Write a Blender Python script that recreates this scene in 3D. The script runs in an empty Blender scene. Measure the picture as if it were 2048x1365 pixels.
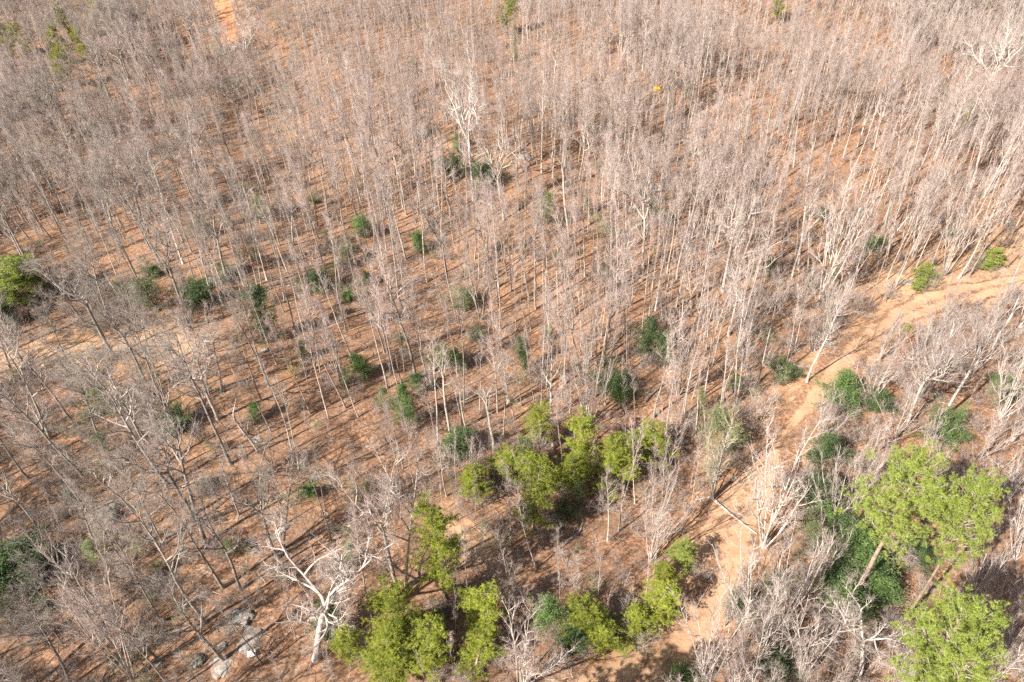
import bpy, math, random
import numpy as np
from mathutils import Vector, Matrix, noise as mnoise

# ------------------------------------------------------------------ camera, world, sun, exposure
sc = bpy.context.scene
COL = sc.collection
W0, H0, FPX = 2048.0, 1365.0, 1365.0          # size of the photograph and focal length in its pixels
CAM = np.array((0.0, 0.0, 62.0))
PITCH, ROLL = math.radians(38.5), math.radians(2.97)
_f = np.array((0, math.cos(PITCH), -math.sin(PITCH)))
_r0 = np.array((1.0, 0, 0)); _u0 = np.array((0, math.sin(PITCH), math.cos(PITCH)))
C_R = _r0 * math.cos(ROLL) - _u0 * math.sin(ROLL)
C_U = _u0 * math.cos(ROLL) + _r0 * math.sin(ROLL)
cam_d = bpy.data.cameras.new('camera'); cam = bpy.data.objects.new('camera', cam_d); COL.objects.link(cam)
cam_d.sensor_width = 36.0; cam_d.lens = 36.0 * FPX / W0; cam_d.clip_start = 0.5; cam_d.clip_end = 3000
m = Matrix.Identity(4)
for i in range(3):
    m[i][0] = C_R[i]; m[i][1] = C_U[i]; m[i][2] = -_f[i]; m[i][3] = CAM[i]
cam.matrix_world = m
sc.camera = cam

SUN_EL = math.radians(39.0)
SUN_DIR = np.array((-0.80, -0.60, 0.0)); SUN_DIR /= np.linalg.norm(SUN_DIR)    # horizontal direction towards the sun
world = bpy.data.worlds.new('World'); sc.world = world; world.use_nodes = True
wn = world.node_tree; wn.nodes.clear()
sky = wn.nodes.new('ShaderNodeTexSky'); sky.sky_type = 'NISHITA'; sky.sun_disc = False
sky.sun_elevation = SUN_EL; sky.sun_rotation = math.atan2(SUN_DIR[0], SUN_DIR[1])
sky.air_density = 1.0; sky.dust_density = 2.0; sky.ozone_density = 1.0
bg = wn.nodes.new('ShaderNodeBackground'); bg.inputs['Strength'].default_value = 0.055
wo = wn.nodes.new('ShaderNodeOutputWorld')
wn.links.new(sky.outputs[0], bg.inputs[0]); wn.links.new(bg.outputs[0], wo.inputs[0])
sun_d = bpy.data.lights.new('sun', 'SUN'); sun_d.energy = 5.0; sun_d.angle = math.radians(0.5); sun_d.color = (1.0, 0.94, 0.86)
sun = bpy.data.objects.new('sun', sun_d); COL.objects.link(sun)
sv = Vector((SUN_DIR[0] * math.cos(SUN_EL), SUN_DIR[1] * math.cos(SUN_EL), math.sin(SUN_EL)))
sun.rotation_euler = sv.to_track_quat('Z', 'Y').to_euler(); sun.location = (-60, -60, 120)
sc.view_settings.view_transform = 'Standard'; sc.view_settings.look = 'None'
sc.view_settings.gamma = 1.0; sc.view_settings.exposure = 1.4; sc.view_settings.use_curve_mapping = False
sc.cycles.use_denoising = False
sc.cycles.max_bounces = 4; sc.cycles.diffuse_bounces = 3; sc.cycles.transparent_max_bounces = 4

# ------------------------------------------------------------------ terrain function and projection
def hgt(x, y):
    """ground height at x, y (arrays or floats)"""
    z = 1.5 * np.sin(x * 0.031 + 0.7) * np.cos(y * 0.037 + 0.3) + 0.9 * np.sin(x * 0.083 + y * 0.051 + 1.1)
    z = z + 0.35 * np.sin(x * 0.21 - y * 0.13) * np.sin(y * 0.19 + 2.0) + 0.12 * np.sin(x * 0.63 + 1.0) * np.sin(y * 0.57 + x * 0.2)
    return z - 0.3 + 0.115 * 30 * np.logaddexp(0, (y - 125) / 30)

def ray_of(px, py):
    dx = (px - W0 / 2) / FPX; dy = (py - H0 / 2) / FPX
    return _f + C_R * dx - C_U * dy

def ground(px, py):
    d = ray_of(px, py); z = 0.0
    for _ in range(12):
        t = (CAM[2] - z) / -d[2]
        p = CAM + d * t
        z = float(hgt(p[0], p[1]))
    return np.array((p[0], p[1], z))

def project(x, y, z):
    vx, vy, vz = x - CAM[0], y - CAM[1], z - CAM[2]
    dep = vx * _f[0] + vy * _f[1] + vz * _f[2]
    a = vx * C_R[0] + vy * C_R[1] + vz * C_R[2]; b = vx * C_U[0] + vy * C_U[1] + vz * C_U[2]
    dep = np.where(np.abs(dep) < 1e-3, 1e-3, dep)
    return W0 / 2 + FPX * a / dep, H0 / 2 - FPX * b / dep, dep

def stem_from(bx, by, tx, ty):
    """base point, height and lean offset of a stem that runs from base pixel to top pixel"""
    b = ground(bx, by); d = ray_of(tx, ty); d = d / np.linalg.norm(d)
    up = np.array((0, 0, 1.0)); w0 = b - CAM
    B = up @ d; D = up @ w0; E = d @ w0
    s = (B * E - D) / (1 - B * B)
    t = (E - B * D) / (1 - B * B)
    top = CAM + d * t
    return b, max(1.0, float(top[2] - b[2])), (float(top[0] - b[0]), float(top[1] - b[1]))

# ------------------------------------------------------------------ materials
def mat(name):
    m = bpy.data.materials.new(name); m.use_nodes = True
    nt = m.node_tree; nt.nodes.clear()
    out = nt.nodes.new('ShaderNodeOutputMaterial')
    return m, nt, out

def node(nt, t, **kw):
    n = nt.nodes.new(t)
    for k, v in kw.items():
        if k in n.inputs: n.inputs[k].default_value = v
        else: setattr(n, k, v)
    return n

def ramp(nt, fac, stops):
    r = nt.nodes.new('ShaderNodeValToRGB'); cr = r.color_ramp
    while len(cr.elements) < len(stops): cr.elements.new(0.5)
    for e, (p, c) in zip(cr.elements, stops): e.position = p; e.color = (*c, 1)
    nt.links.new(fac, r.inputs[0]); return r.outputs[0]

def mix(nt, fac, a, b, mode='MIX'):
    n = nt.nodes.new('ShaderNodeMix'); n.data_type = 'RGBA'; n.blend_type = mode
    for s, v in ((n.inputs[0], fac), (n.inputs[6], a), (n.inputs[7], b)):
        if hasattr(v, 'links'): nt.links.new(v, s)
        elif isinstance(v, (int, float)): s.default_value = v
        else: s.default_value = (*v, 1)
    return n.outputs[2]

def pos_noise(nt, scale, detail=2.0, rough=0.5, dist=0.0, vec=None):
    g = vec or nt.nodes.new('ShaderNodeNewGeometry').outputs['Position']
    n = node(nt, 'ShaderNodeTexNoise', Scale=scale, Detail=detail, Roughness=rough, Distortion=dist)
    nt.links.new(g, n.inputs['Vector']); return n.outputs[0]

LITTER = ((0.34, (0.055, 0.033, 0.024)), (0.44, (0.14, 0.074, 0.044)), (0.53, (0.27, 0.145, 0.082)), (0.61, (0.41, 0.25, 0.152)), (0.70, (0.64, 0.49, 0.37)))

def litter_color(nt):
    fine = pos_noise(nt, 2.6, 5.0, 0.85)
    c = ramp(nt, fine, LITTER)
    med = pos_noise(nt, 0.22, 3.0, 0.6)
    c = mix(nt, ramp(nt, med, ((0.42, (0, 0, 0)), (0.62, (1, 1, 1)))), c, mix(nt, 0.5, c, (0.17, 0.115, 0.08)))
    c = mix(nt, ramp(nt, pos_noise(nt, 0.75, 4.0, 0.7, 0.8), ((0.58, (0, 0, 0)), (0.68, (0.7, 0.7, 0.7)))), c, mix(nt, 0.6, c, (0.40, 0.33, 0.26)))
    big = pos_noise(nt, 0.035, 2.0, 0.5)
    c = mix(nt, ramp(nt, big, ((0.4, (0, 0, 0)), (0.65, (1, 1, 1)))), c, mix(nt, 0.3, c, (0.38, 0.215, 0.125)))
    return c, fine

def ground_material():
    m, nt, out = mat('leaf_litter_ground')
    c, fine = litter_color(nt)
    at = node(nt, 'ShaderNodeAttribute', attribute_name='bare')
    soil = ramp(nt, pos_noise(nt, 1.1, 4.0, 0.65), ((0.3, (0.34, 0.19, 0.10)), (0.55, (0.50, 0.31, 0.18)), (0.75, (0.60, 0.42, 0.27))))
    n2 = nt.nodes.new('ShaderNodeMath'); n2.operation = 'MULTIPLY_ADD'
    nt.links.new(pos_noise(nt, 0.9, 4.0, 0.7), n2.inputs[0]); n2.inputs[1].default_value = 1.6
    n2.inputs[2].default_value = -0.8
    add = nt.nodes.new('ShaderNodeMath'); add.operation = 'ADD'; add.use_clamp = True
    nt.links.new(at.outputs['Fac'], add.inputs[0]); nt.links.new(n2.outputs[0], add.inputs[1])
    mul = nt.nodes.new('ShaderNodeMath'); mul.operation = 'MULTIPLY'; mul.use_clamp = True
    sat = nt.nodes.new('ShaderNodeMath'); sat.operation = 'MULTIPLY'; sat.use_clamp = True; sat.inputs[1].default_value = 2.0
    nt.links.new(at.outputs['Fac'], sat.inputs[0])
    nt.links.new(add.outputs[0], mul.inputs[0]); nt.links.new(sat.outputs[0], mul.inputs[1])
    c = mix(nt, mul.outputs[0], c, soil)
    b = node(nt, 'ShaderNodeBsdfPrincipled', Roughness=0.9); b.inputs['Specular IOR Level'].default_value = 0.15
    nt.links.new(c, b.inputs['Base Color'])
    bump = node(nt, 'ShaderNodeBump', Strength=0.8, Distance=0.12)
    nt.links.new(fine, bump.inputs['Height']); nt.links.new(bump.outputs[0], b.inputs['Normal'])
    nt.links.new(b.outputs[0], out.inputs[0]); return m

def road_material(name, sand, sand2, keep):
    """keep: how much of the strip is bare; its edges go over into leaf litter"""
    m, nt, out = mat(name)
    c, fine = litter_color(nt)
    s = ramp(nt, pos_noise(nt, 0.8, 5.0, 0.7), ((0.25, sand2), (0.6, sand), (0.85, tuple(min(1, v * 1.15) for v in sand))))
    at = node(nt, 'ShaderNodeAttribute', attribute_name='edge')         # 0 in the middle, 1 at the edge
    rut = ramp(nt, at.outputs['Fac'], ((0.0, (0.55, 0.55, 0.55)), (0.22, (0.3, 0.3, 0.3)), (0.4, (0, 0, 0)), (0.6, (0.1, 0.1, 0.1)), (1.0, (1, 1, 1))))
    n = ramp(nt, pos_noise(nt, 0.6, 6.0, 0.8), ((0.36, (0, 0, 0)), (0.66, (.75, .75, .75))))
    s = mix(nt, ramp(nt, pos_noise(nt, 0.28, 3.0, 0.6), ((0.45, (0, 0, 0)), (0.62, (.6, .6, .6)))), s, mix(nt, .6, s, sand2))
    s = mix(nt, ramp(nt, pos_noise(nt, 7.0, 3.0, 0.8), ((0.58, (0, 0, 0)), (0.66, (.8, .8, .8)))), s, (0.24, 0.16, 0.10))
    ad = nt.nodes.new('ShaderNodeMath'); ad.operation = 'ADD'
    nt.links.new(rut, ad.inputs[0]); nt.links.new(n, ad.inputs[1])
    f = ramp(nt, ad.outputs[0], ((keep, (0, 0, 0)), (keep + 0.25, (1, 1, 1))))
    c = mix(nt, f, s, c)
    b = node(nt, 'ShaderNodeBsdfPrincipled', Roughness=0.95); b.inputs['Specular IOR Level'].default_value = 0.1
    nt.links.new(c, b.inputs['Base Color'])
    bump = node(nt, 'ShaderNodeBump', Strength=0.7, Distance=0.1)
    nt.links.new(n, bump.inputs['Height']); nt.links.new(bump.outputs[0], b.inputs['Normal'])
    nt.links.new(b.outputs[0], out.inputs[0]); return m

def bark_material(name, dark, light, spread=0.25, scale=2.5):
    m, nt, out = mat(name)
    oi = nt.nodes.new('ShaderNodeObjectInfo')
    c = ramp(nt, pos_noise(nt, scale, 4.0, 0.7), ((0.34, dark), (0.64, light)))
    v = nt.nodes.new('ShaderNodeMapRange'); v.inputs['To Min'].default_value = 1 - spread; v.inputs['To Max'].default_value = 1 + spread
    nt.links.new(oi.outputs['Random'], v.inputs['Value'])
    h = nt.nodes.new('ShaderNodeHueSaturation'); nt.links.new(v.outputs[0], h.inputs['Value']); nt.links.new(c, h.inputs['Color'])
    b = node(nt, 'ShaderNodeBsdfPrincipled', Roughness=0.85); b.inputs['Specular IOR Level'].default_value = 0.2
    nt.links.new(h.outputs[0], b.inputs['Base Color']); nt.links.new(b.outputs[0], out.inputs[0]); return m

def leaf_material(name, a, bcol, c2, trans=0.35, spread=0.2):
    m, nt, out = mat(name)
    oi = nt.nodes.new('ShaderNodeObjectInfo')
    c = ramp(nt, pos_noise(nt, 1.5, 4.0, 0.8), ((0.36, a), (0.5, bcol), (0.62, c2)))
    v = nt.nodes.new('ShaderNodeMapRange'); v.inputs['To Min'].default_value = 1 - spread; v.inputs['To Max'].default_value = 1 + spread
    nt.links.new(oi.outputs['Random'], v.inputs['Value'])
    h = nt.nodes.new('ShaderNodeHueSaturation'); nt.links.new(v.outputs[0], h.inputs['Value']); nt.links.new(c, h.inputs['Color'])
    d = node(nt, 'ShaderNodeBsdfPrincipled', Roughness=0.6); t = nt.nodes.new('ShaderNodeBsdfTranslucent')
    d.inputs['Specular IOR Level'].default_value = 0.3
    nt.links.new(h.outputs[0], d.inputs['Base Color']); nt.links.new(h.outputs[0], t.inputs['Color'])
    mx = nt.nodes.new('ShaderNodeMixShader'); mx.inputs[0].default_value = trans
    nt.links.new(d.outputs[0], mx.inputs[1]); nt.links.new(t.outputs[0], mx.inputs[2]); nt.links.new(mx.outputs[0], out.inputs[0]); return m

def stone_material(name, a, b2, c2):
    m, nt, out = mat(name)
    c = ramp(nt, pos_noise(nt, 1.4, 6.0, 0.7, 0.6), ((0.3, a), (0.5, b2), (0.72, c2)))
    if 'granite' in name: c = mix(nt, ramp(nt, pos_noise(nt, 1.7, 5.0, 0.75), ((0.5, (0, 0, 0)), (0.58, (1, 1, 1)))), c, litter_color(nt)[0])
    b = node(nt, 'ShaderNodeBsdfPrincipled', Roughness=0.9); nt.links.new(c, b.inputs['Base Color'])
    bump = node(nt, 'ShaderNodeBump', Strength=0.6, Distance=0.08)
    nt.links.new(pos_noise(nt, 5.0, 4.0, 0.7), bump.inputs['Height']); nt.links.new(bump.outputs[0], b.inputs['Normal'])
    nt.links.new(b.outputs[0], out.inputs[0]); return m

M = {
    'ground': ground_material(),
    'road': road_material('sandy_dirt_road', (0.45, 0.29, 0.18), (0.34, 0.185, 0.105), 0.68),
    'track': road_material('leaf_covered_track', (0.40, 0.27, 0.17), (0.33, 0.21, 0.13), 0.78),
    'trail': road_material('orange_soil_trail', (0.50, 0.24, 0.125), (0.38, 0.17, 0.085), 0.9),
    'bark_grey': bark_material('grey_bark', (0.13, 0.105, 0.085), (0.36, 0.31, 0.265)),
    'bark_pale': bark_material('pale_bark', (0.24, 0.20, 0.165), (0.50, 0.435, 0.375)),
    'bark_white': bark_material('whitish_bark', (0.26, 0.22, 0.19), (0.56, 0.49, 0.435), 0.18),
    'bark_bright': bark_material('bright_white_bark', (0.32, 0.28, 0.245), (0.60, 0.54, 0.49), 0.08),
    'twig': bark_material('twig_bark', (0.145, 0.108, 0.094), (0.54, 0.43, 0.385), 0.25, 4.0),
    'twig_grey': bark_material('grey_twig_bark', (0.09, 0.07, 0.06), (0.44, 0.38, 0.33), 0.25, 4.0),
    'twig_white': bark_material('whitish_twig_bark', (0.19, 0.145, 0.12), (0.54, 0.45, 0.40), 0.18, 4.0),
    'twig_moss': bark_material('mossy_twig_bark', (0.20, 0.19, 0.10), (0.38, 0.36, 0.20), 0.15),
    'bark_dark': bark_material('dark_bark', (0.07, 0.055, 0.045), (0.16, 0.13, 0.11)),
    'bark_pine': bark_material('pine_bark', (0.17, 0.11, 0.08), (0.36, 0.26, 0.20)),
    'pine': leaf_material('yellow_green_needles', (0.16, 0.20, 0.03), (0.30, 0.34, 0.045), (0.44, 0.45, 0.08), 0.45),
    'pine2': leaf_material('bright_green_needles', (0.20, 0.25, 0.05), (0.31, 0.37, 0.075), (0.42, 0.48, 0.13), 0.4, 0.08),
    'holly': leaf_material('dark_green_leaves', (0.045, 0.07, 0.028), (0.08, 0.125, 0.045), (0.14, 0.20, 0.075), 0.3),
    'holly2': leaf_material('bright_green_leaves', (0.075, 0.12, 0.04), (0.13, 0.205, 0.06), (0.23, 0.33, 0.11), 0.38),
    'olive': leaf_material('faded_green_needles', (0.12, 0.14, 0.06), (0.18, 0.21, 0.09), (0.26, 0.28, 0.13), 0.35),
    'copper': leaf_material('copper_leaves', (0.38, 0.16, 0.07), (0.52, 0.25, 0.12), (0.62, 0.36, 0.20), 0.4),
    'yellow': leaf_material('yellow_leaves', (0.55, 0.40, 0.03), (0.70, 0.50, 0.03), (0.75, 0.6, 0.08), 0.3),
    'rock': stone_material('grey_granite', (0.13, 0.12, 0.105), (0.25, 0.235, 0.205), (0.38, 0.36, 0.32)),
    'rock_dark': stone_material('dark_lichened_granite', (0.07, 0.075, 0.06), (0.16, 0.16, 0.13), (0.30, 0.30, 0.25)),
    'white': stone_material('white_painted_sheet', (0.74, 0.74, 0.74), (0.8, 0.8, 0.8), (0.84, 0.84, 0.84)),
}

# ------------------------------------------------------------------ mesh building
class Acc:
    """collects tubes, cones and small faces as numpy arrays"""
    def __init__(s): s.V = []; s.Q = []; s.T = []; s.mq = []; s.mt = []; s.n = 0
    def tube(s, P, R, sides=5, mi=0):
        P = np.asarray(P, float); R = np.asarray(R, float); n = len(P)
        T = np.gradient(P, axis=0); T /= np.linalg.norm(T, axis=1)[:, None] + 1e-9
        ref = np.array((0.0, 1.0, 0.0)) if abs(T[0][1]) < 0.9 else np.array((1.0, 0, 0))
        A = np.cross(T, ref); A /= np.linalg.norm(A, axis=1)[:, None] + 1e-9; B = np.cross(T, A)
        a = np.arange(sides) * 2 * math.pi / sides
        V = P[:, None] + R[:, None, None] * (A[:, None] * np.cos(a)[None, :, None] + B[:, None] * np.sin(a)[None, :, None])
        i = np.arange(n - 1)[:, None] * sides; j = np.arange(sides)[None]; k = (j + 1) % sides
        Q = np.stack((i + j, i + k, i + sides + k, i + sides + j), -1).reshape(-1, 4) + s.n
        s.V.append(V.reshape(-1, 3)); s.Q.append(Q); s.mq.append(np.full(len(Q), mi)); s.n += n * sides
    def cones(s, P, D, r, mi=0):
        """three-sided thin cones from P along D (D carries the length)"""
        P = np.asarray(P, float); D = np.asarray(D, float); n = len(P)
        if n == 0: return
        r = np.broadcast_to(np.asarray(r, float), (n,))
        U = D / (np.linalg.norm(D, axis=1)[:, None] + 1e-9)
        ref = np.where(np.abs(U[:, 2:3]) < 0.9, np.array((0, 0, 1.0)), np.array((1.0, 0, 0)))
        A = np.cross(U, ref); A /= np.linalg.norm(A, axis=1)[:, None] + 1e-9; B = np.cross(U, A)
        vs = [P + r[:, None] * (A * math.cos(t) + B * math.sin(t)) for t in (0, 2.094, 4.189)] + [P + D]
        V = np.stack(vs, 1).reshape(-1, 3)
        b = (np.arange(n) * 4)[:, None]
        T = np.concatenate([b + np.array(((0, 1, 3),)), b + np.array(((1, 2, 3),)), b + np.array(((2, 0, 3),))], 0) + s.n
        s.V.append(V); s.T.append(T); s.mt.append(np.full(len(T), mi)); s.n += 4 * n
    def leaves(s, P, D, Wd, mi=0):
        """small kite-shaped leaves: at P, along D, half width vector Wd"""
        n = len(P); V = np.stack((P, P + D * .5 + Wd, P + D, P + D * .5 - Wd), 1).reshape(-1, 3)
        Q = np.arange(4 * n).reshape(-1, 4) + s.n
        s.V.append(V); s.Q.append(Q); s.mq.append(np.full(n, mi)); s.n += 4 * n
    def blades(s, P, D, Wd, mi=0):
        n = len(P); V = np.stack((P - Wd, P + Wd, P + D), 1).reshape(-1, 3)
        T = np.arange(3 * n).reshape(-1, 3) + s.n
        s.V.append(V); s.T.append(T); s.mt.append(np.full(n, mi)); s.n += 3 * n
    def mesh(s, name, mats, smooth=False):
        me = bpy.data.meshes.new(name)
        V = np.concatenate(s.V).astype(np.float32)
        Q = np.concatenate(s.Q) if s.Q else np.zeros((0, 4), int); T = np.concatenate(s.T) if s.T else np.zeros((0, 3), int)
        mi = np.concatenate([np.concatenate(s.mq) if s.mq else np.zeros(0, int), np.concatenate(s.mt) if s.mt else np.zeros(0, int)])
        me.vertices.add(len(V)); me.vertices.foreach_set('co', V.ravel())
        L = np.concatenate((Q.ravel(), T.ravel())); me.loops.add(len(L)); me.loops.foreach_set('vertex_index', L.astype(np.int32))
        st = np.concatenate((np.arange(len(Q)) * 4, len(Q) * 4 + np.arange(len(T)) * 3)); me.polygons.add(len(st))
        me.polygons.foreach_set('loop_start', st.astype(np.int32)); me.polygons.foreach_set('material_index', mi.astype(np.int32))
        if smooth: me.polygons.foreach_set('use_smooth', np.ones(len(st), bool))
        me.update(calc_edges=True)
        for k in mats: me.materials.append(M[k])
        return me

def link(name, me, parent=None):
    o = bpy.data.objects.new(name, me); COL.objects.link(o)
    if parent is not None: o.parent = parent
    return o

def tag(o, label=None, cat=None, group=None, kind=None):
    if label: o['label'] = label
    if cat: o['category'] = cat
    if group: o['group'] = group
    if kind: o['kind'] = kind
    return o

# ------------------------------------------------------------------ tree growth
def unit(v): return v / (np.linalg.norm(v) + 1e-9)

def grow(rg, p, d, L, r0, r1, n, wig, up):
    """a wandering path: points and radii"""
    P = [p]; d = unit(d); st = L / n
    for i in range(n):
        d = unit(d + rg.normal(0, wig, 3) + np.array((0, 0, up)))
        P.append(P[-1] + d * st)
    t = np.linspace(0, 1, n + 1)
    return np.array(P), r0 + (r1 - r0) * t ** 0.85

def side_dir(rg, axis, ang, az=None):
    """a direction at angle ang from axis"""
    axis = unit(axis); ref = np.array((0, 0, 1.0)) if abs(axis[2]) < .95 else np.array((1.0, 0, 0))
    a = unit(np.cross(axis, ref)); b = np.cross(axis, a)
    az = rg.uniform(0, 2 * math.pi) if az is None else az
    return axis * math.cos(ang) + (a * math.cos(az) + b * math.sin(az)) * math.sin(ang)

def along(P, t):
    f = t * (len(P) - 1); i = min(int(f), len(P) - 2); return P[i] + (P[i + 1] - P[i]) * (f - i), P[i + 1] - P[i]

class Twigs:
    def __init__(s): s.P = []; s.D = []; s.R = []
    def spray(s, rg, P, count, ln, rad, up=0.25, t0=0.25, spread=0.42):
        ln = ln * 1.35; count = max(2, int(count * .62)); rad = rad * .82; up = up * 1.3
        t = rg.uniform(t0, 1, count) * (len(P) - 1); i = np.minimum(t.astype(int), len(P) - 2)
        A = P[i]; B = P[i + 1]; p = A + (B - A) * (t - i)[:, None]
        ax = B - A; ax /= np.linalg.norm(ax, axis=1)[:, None] + 1e-9
        d = ax + rg.normal(0, spread, (count, 3)) + np.array((0, 0, up)); d /= np.linalg.norm(d, axis=1)[:, None]
        l = rg.uniform(.5, 1.3, count) * ln
        s.P.append(p); s.D.append(d * l[:, None]); s.R.append(np.full(count, rad))
        # a second, shorter forking off each
        q = p + d * (l * rg.uniform(.3, .8, count))[:, None]
        d2 = d + rg.normal(0, .42, (count, 3)); d2 /= np.linalg.norm(d2, axis=1)[:, None]
        s.P.append(q); s.D.append(d2 * (l * .6)[:, None]); s.R.append(np.full(count, rad * .75))
    def put(s, acc, mi):
        acc.cones(np.concatenate(s.P), np.concatenate(s.D), np.concatenate(s.R), mi)

def branch(rg, acc, tw, p, d, L, r, lvl, c):
    n = 5 if lvl == 0 else 3
    P, R = grow(rg, p, d, L, r, max(r * .28, .008), n, c['wig'], c['up'])
    acc.tube(P, R, 5 if lvl == 0 else 4, 0 if r > c.get('thin', .035) else 1)
    if lvl < c['lv']:
        k = c['sub'][lvl]
        for j in range(k):
            t = .25 + .72 * (j + rg.uniform(0, 1)) / k
            q, ax = along(P, t)
            branch(rg, acc, tw, q, side_dir(rg, ax, rg.uniform(*c['ang'])), L * rg.uniform(.35, .6) * (1.15 - .5 * t), r * (1 - .6 * t) * .62, lvl + 1, c)
    tw.spray(rg, P, c['tw'][min(lvl, len(c['tw']) - 1)], c['tl'], c['tr'], c.get('tup', .25))

def make_bare(kind, seed):
    """returns (trunk accumulator, crown accumulator) of a leafless tree; unit height is cfg height"""
    rg = np.random.default_rng(seed); tr = Acc(); cr = Acc(); tw = Twigs()
    if kind == 'pole':       # forest-grown, straight, small high crown
        h = 17.0; P, R = grow(rg, np.zeros(3), np.array((0, 0, 1.0)), h, .115, .02, 10, .03, .12); R[0] *= 1.3
        tr.tube(P, R, 6)
        c = dict(wig=.13, up=.16, lv=1, sub=(4, 0), ang=(.35, .75), tw=(9, 7), tl=.6, tr=.0085)
        t0 = rg.uniform(.5, .68)
        for j in range(15):
            t = t0 + (1 - t0) * (j + rg.uniform(0, 1)) / 15
            q, ax = along(P, t); branch(rg, cr, tw, q, side_dir(rg, ax, rg.uniform(.4, .8)), rg.uniform(1.0, 2.5) * (1.25 - .65 * t), .042 * (1.3 - t), 0, c)
    elif kind == 'sapling':
        h = 10.0; P, R = grow(rg, np.zeros(3), np.array((rg.normal(0, .06), rg.normal(0, .06), 1.0)), h, .05, .012, 8, .05, .1)
        tr.tube(P, R, 5)
        c = dict(wig=.15, up=.12, lv=0, sub=(0,), ang=(.5, .9), tw=(11,), tl=.5, tr=.008)
        for j in range(20):
            t = .34 + .66 * (j + rg.uniform(0, 1)) / 20
            q, ax = along(P, t); branch(rg, cr, tw, q, side_dir(rg, ax, rg.uniform(.4, .75)), rg.uniform(.6, 1.5) * (1.3 - .7 * t), .018, 0, c)
    elif kind == 'mid':      # ordinary hardwood with a fuller vase crown
        h = 18.0; P, R = grow(rg, np.zeros(3), np.array((rg.normal(0, .05), 0, 1.0)), h * .97, .18, .035, 10, .05, .1); R[0] *= 1.35
        tr.tube(P, R, 7)
        c = dict(wig=.17, up=.15, lv=2, sub=(5, 3, 0), ang=(.4, .85), tw=(3, 4, 4), tl=.7, tr=.0095)
        t0 = rg.uniform(.36, .5)
        for j in range(13):
            t = t0 + (1 - t0) * (j + rg.uniform(0, 1)) / 13
            q, ax = along(P, t); branch(rg, cr, tw, q, side_dir(rg, ax, rg.uniform(.5, .95)), rg.uniform(2.6, 5.2) * (1.3 - .75 * t), .105 * (1.35 - t), 0, c)
    elif kind == 'oak':      # thick trunk, forked, wide gnarled limbs
        h = 19.0; ht = rg.uniform(.42, .55) * h
        P, R = grow(rg, np.zeros(3), np.array((0, 0, 1.0)), ht, .31, .22, 7, .07, .1); R[0] *= 1.4
        tr.tube(P, R, 8)
        c = dict(wig=.24, up=.12, lv=2, sub=(6, 4, 0), ang=(.55, 1.15), tw=(5, 6, 6), tl=.65, tr=.009, thin=.03)
        k = int(rg.integers(3, 5)); az0 = rg.uniform(0, 6.28)
        for j in range(k):
            d = side_dir(rg, np.array((0, 0, 1.0)), rg.uniform(.3, .8), az0 + j * 2 * math.pi / k + rg.normal(0, .2))
            L = (h - ht) * rg.uniform(.85, 1.1)
            Q, S = grow(rg, P[-1], d, L, .155, .035, 8, .2, .12); tr.tube(Q, S, 6)
            for i in range(7):
                t = .15 + .83 * (i + rg.uniform(0, 1)) / 7
                q, ax = along(Q, t); branch(rg, cr, tw, q, side_dir(rg, ax, rg.uniform(.6, 1.15)), rg.uniform(2.6, 5.2) * (1.2 - .6 * t), .12 * (1.2 - .7 * t), 0, c)
        for i in range(4):
            t = .55 + .42 * rg.uniform(0, 1); q, ax = along(P, t)
            branch(rg, cr, tw, q, side_dir(rg, ax, rg.uniform(1.0, 1.35)), rg.uniform(2.5, 5), .1, 0, c)
    elif kind == 'fan':      # clump of stems spreading like a fan from one root
        h = 12.0; k = int(rg.integers(5, 8)); az0 = rg.uniform(0, 6.28)
        c = dict(wig=.13, up=.14, lv=1, sub=(4, 0), ang=(.3, .65), tw=(7, 6), tl=.65, tr=.009, thin=.02)
        for j in range(k):
            d = side_dir(rg, np.array((0, 0, 1.0)), rg.uniform(.06, .42), az0 + j * 2 * math.pi / k + rg.normal(0, .3))
            P, R = grow(rg, np.array((rg.normal(0, .12), rg.normal(0, .12), 0)), d, h * rg.uniform(.75, 1.02), .075, .018, 8, .06, .05)
            tr.tube(P, R, 6)
            for i in range(9):
                t = .25 + .73 * (i + rg.uniform(0, 1)) / 9
                q, ax = along(P, t); branch(rg, cr, tw, q, side_dir(rg, ax, rg.uniform(.4, .8)), rg.uniform(1.3, 2.8) * (1.25 - .6 * t), .045 * (1.3 - .7 * t), 0, c)
    elif kind == 'shrub':
        h = 4.0; k = 11
        c = dict(wig=.22, up=.06, lv=1, sub=(3, 0), ang=(.4, 1.0), tw=(7, 5), tl=.42, tr=.0085, thin=.012)
        for j in range(k):
            d = side_dir(rg, np.array((0, 0, 1.0)), rg.uniform(.1, .8))
            P, R = grow(rg, np.array((rg.normal(0, .3), rg.normal(0, .3), 0)), d, h * rg.uniform(.6, 1.0), .035, .01, 6, .12, .04)
            tr.tube(P, R, 4)
            for i in range(5):
                t = .25 + .73 * (i + rg.uniform(0, 1)) / 5
                q, ax = along(P, t); branch(rg, cr, tw, q, side_dir(rg, ax, rg.uniform(.4, 1.0)), rg.uniform(.6, 1.4), .015, 0, c)
    elif kind == 'snag':     # dead tree with short bare arms
        h = 14.0; P, R = grow(rg, np.zeros(3), np.array((0, 0, 1.0)), h * .68, .2, .14, 7, .04, .1); tr.tube(P, R, 7)
        for j in range(3):
            d = side_dir(rg, np.array((0, 0, 1.0)), rg.uniform(.15, .4), j * 2.1)
            Q, S = grow(rg, P[-1], d, h * rg.uniform(.2, .34), .11, .03, 5, .12, .1); tr.tube(Q, S, 5)
            cr.tube(*grow(rg, Q[2], side_dir(rg, d, .8), 1.6, .05, .015, 3, .15, .1), 4)
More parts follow.
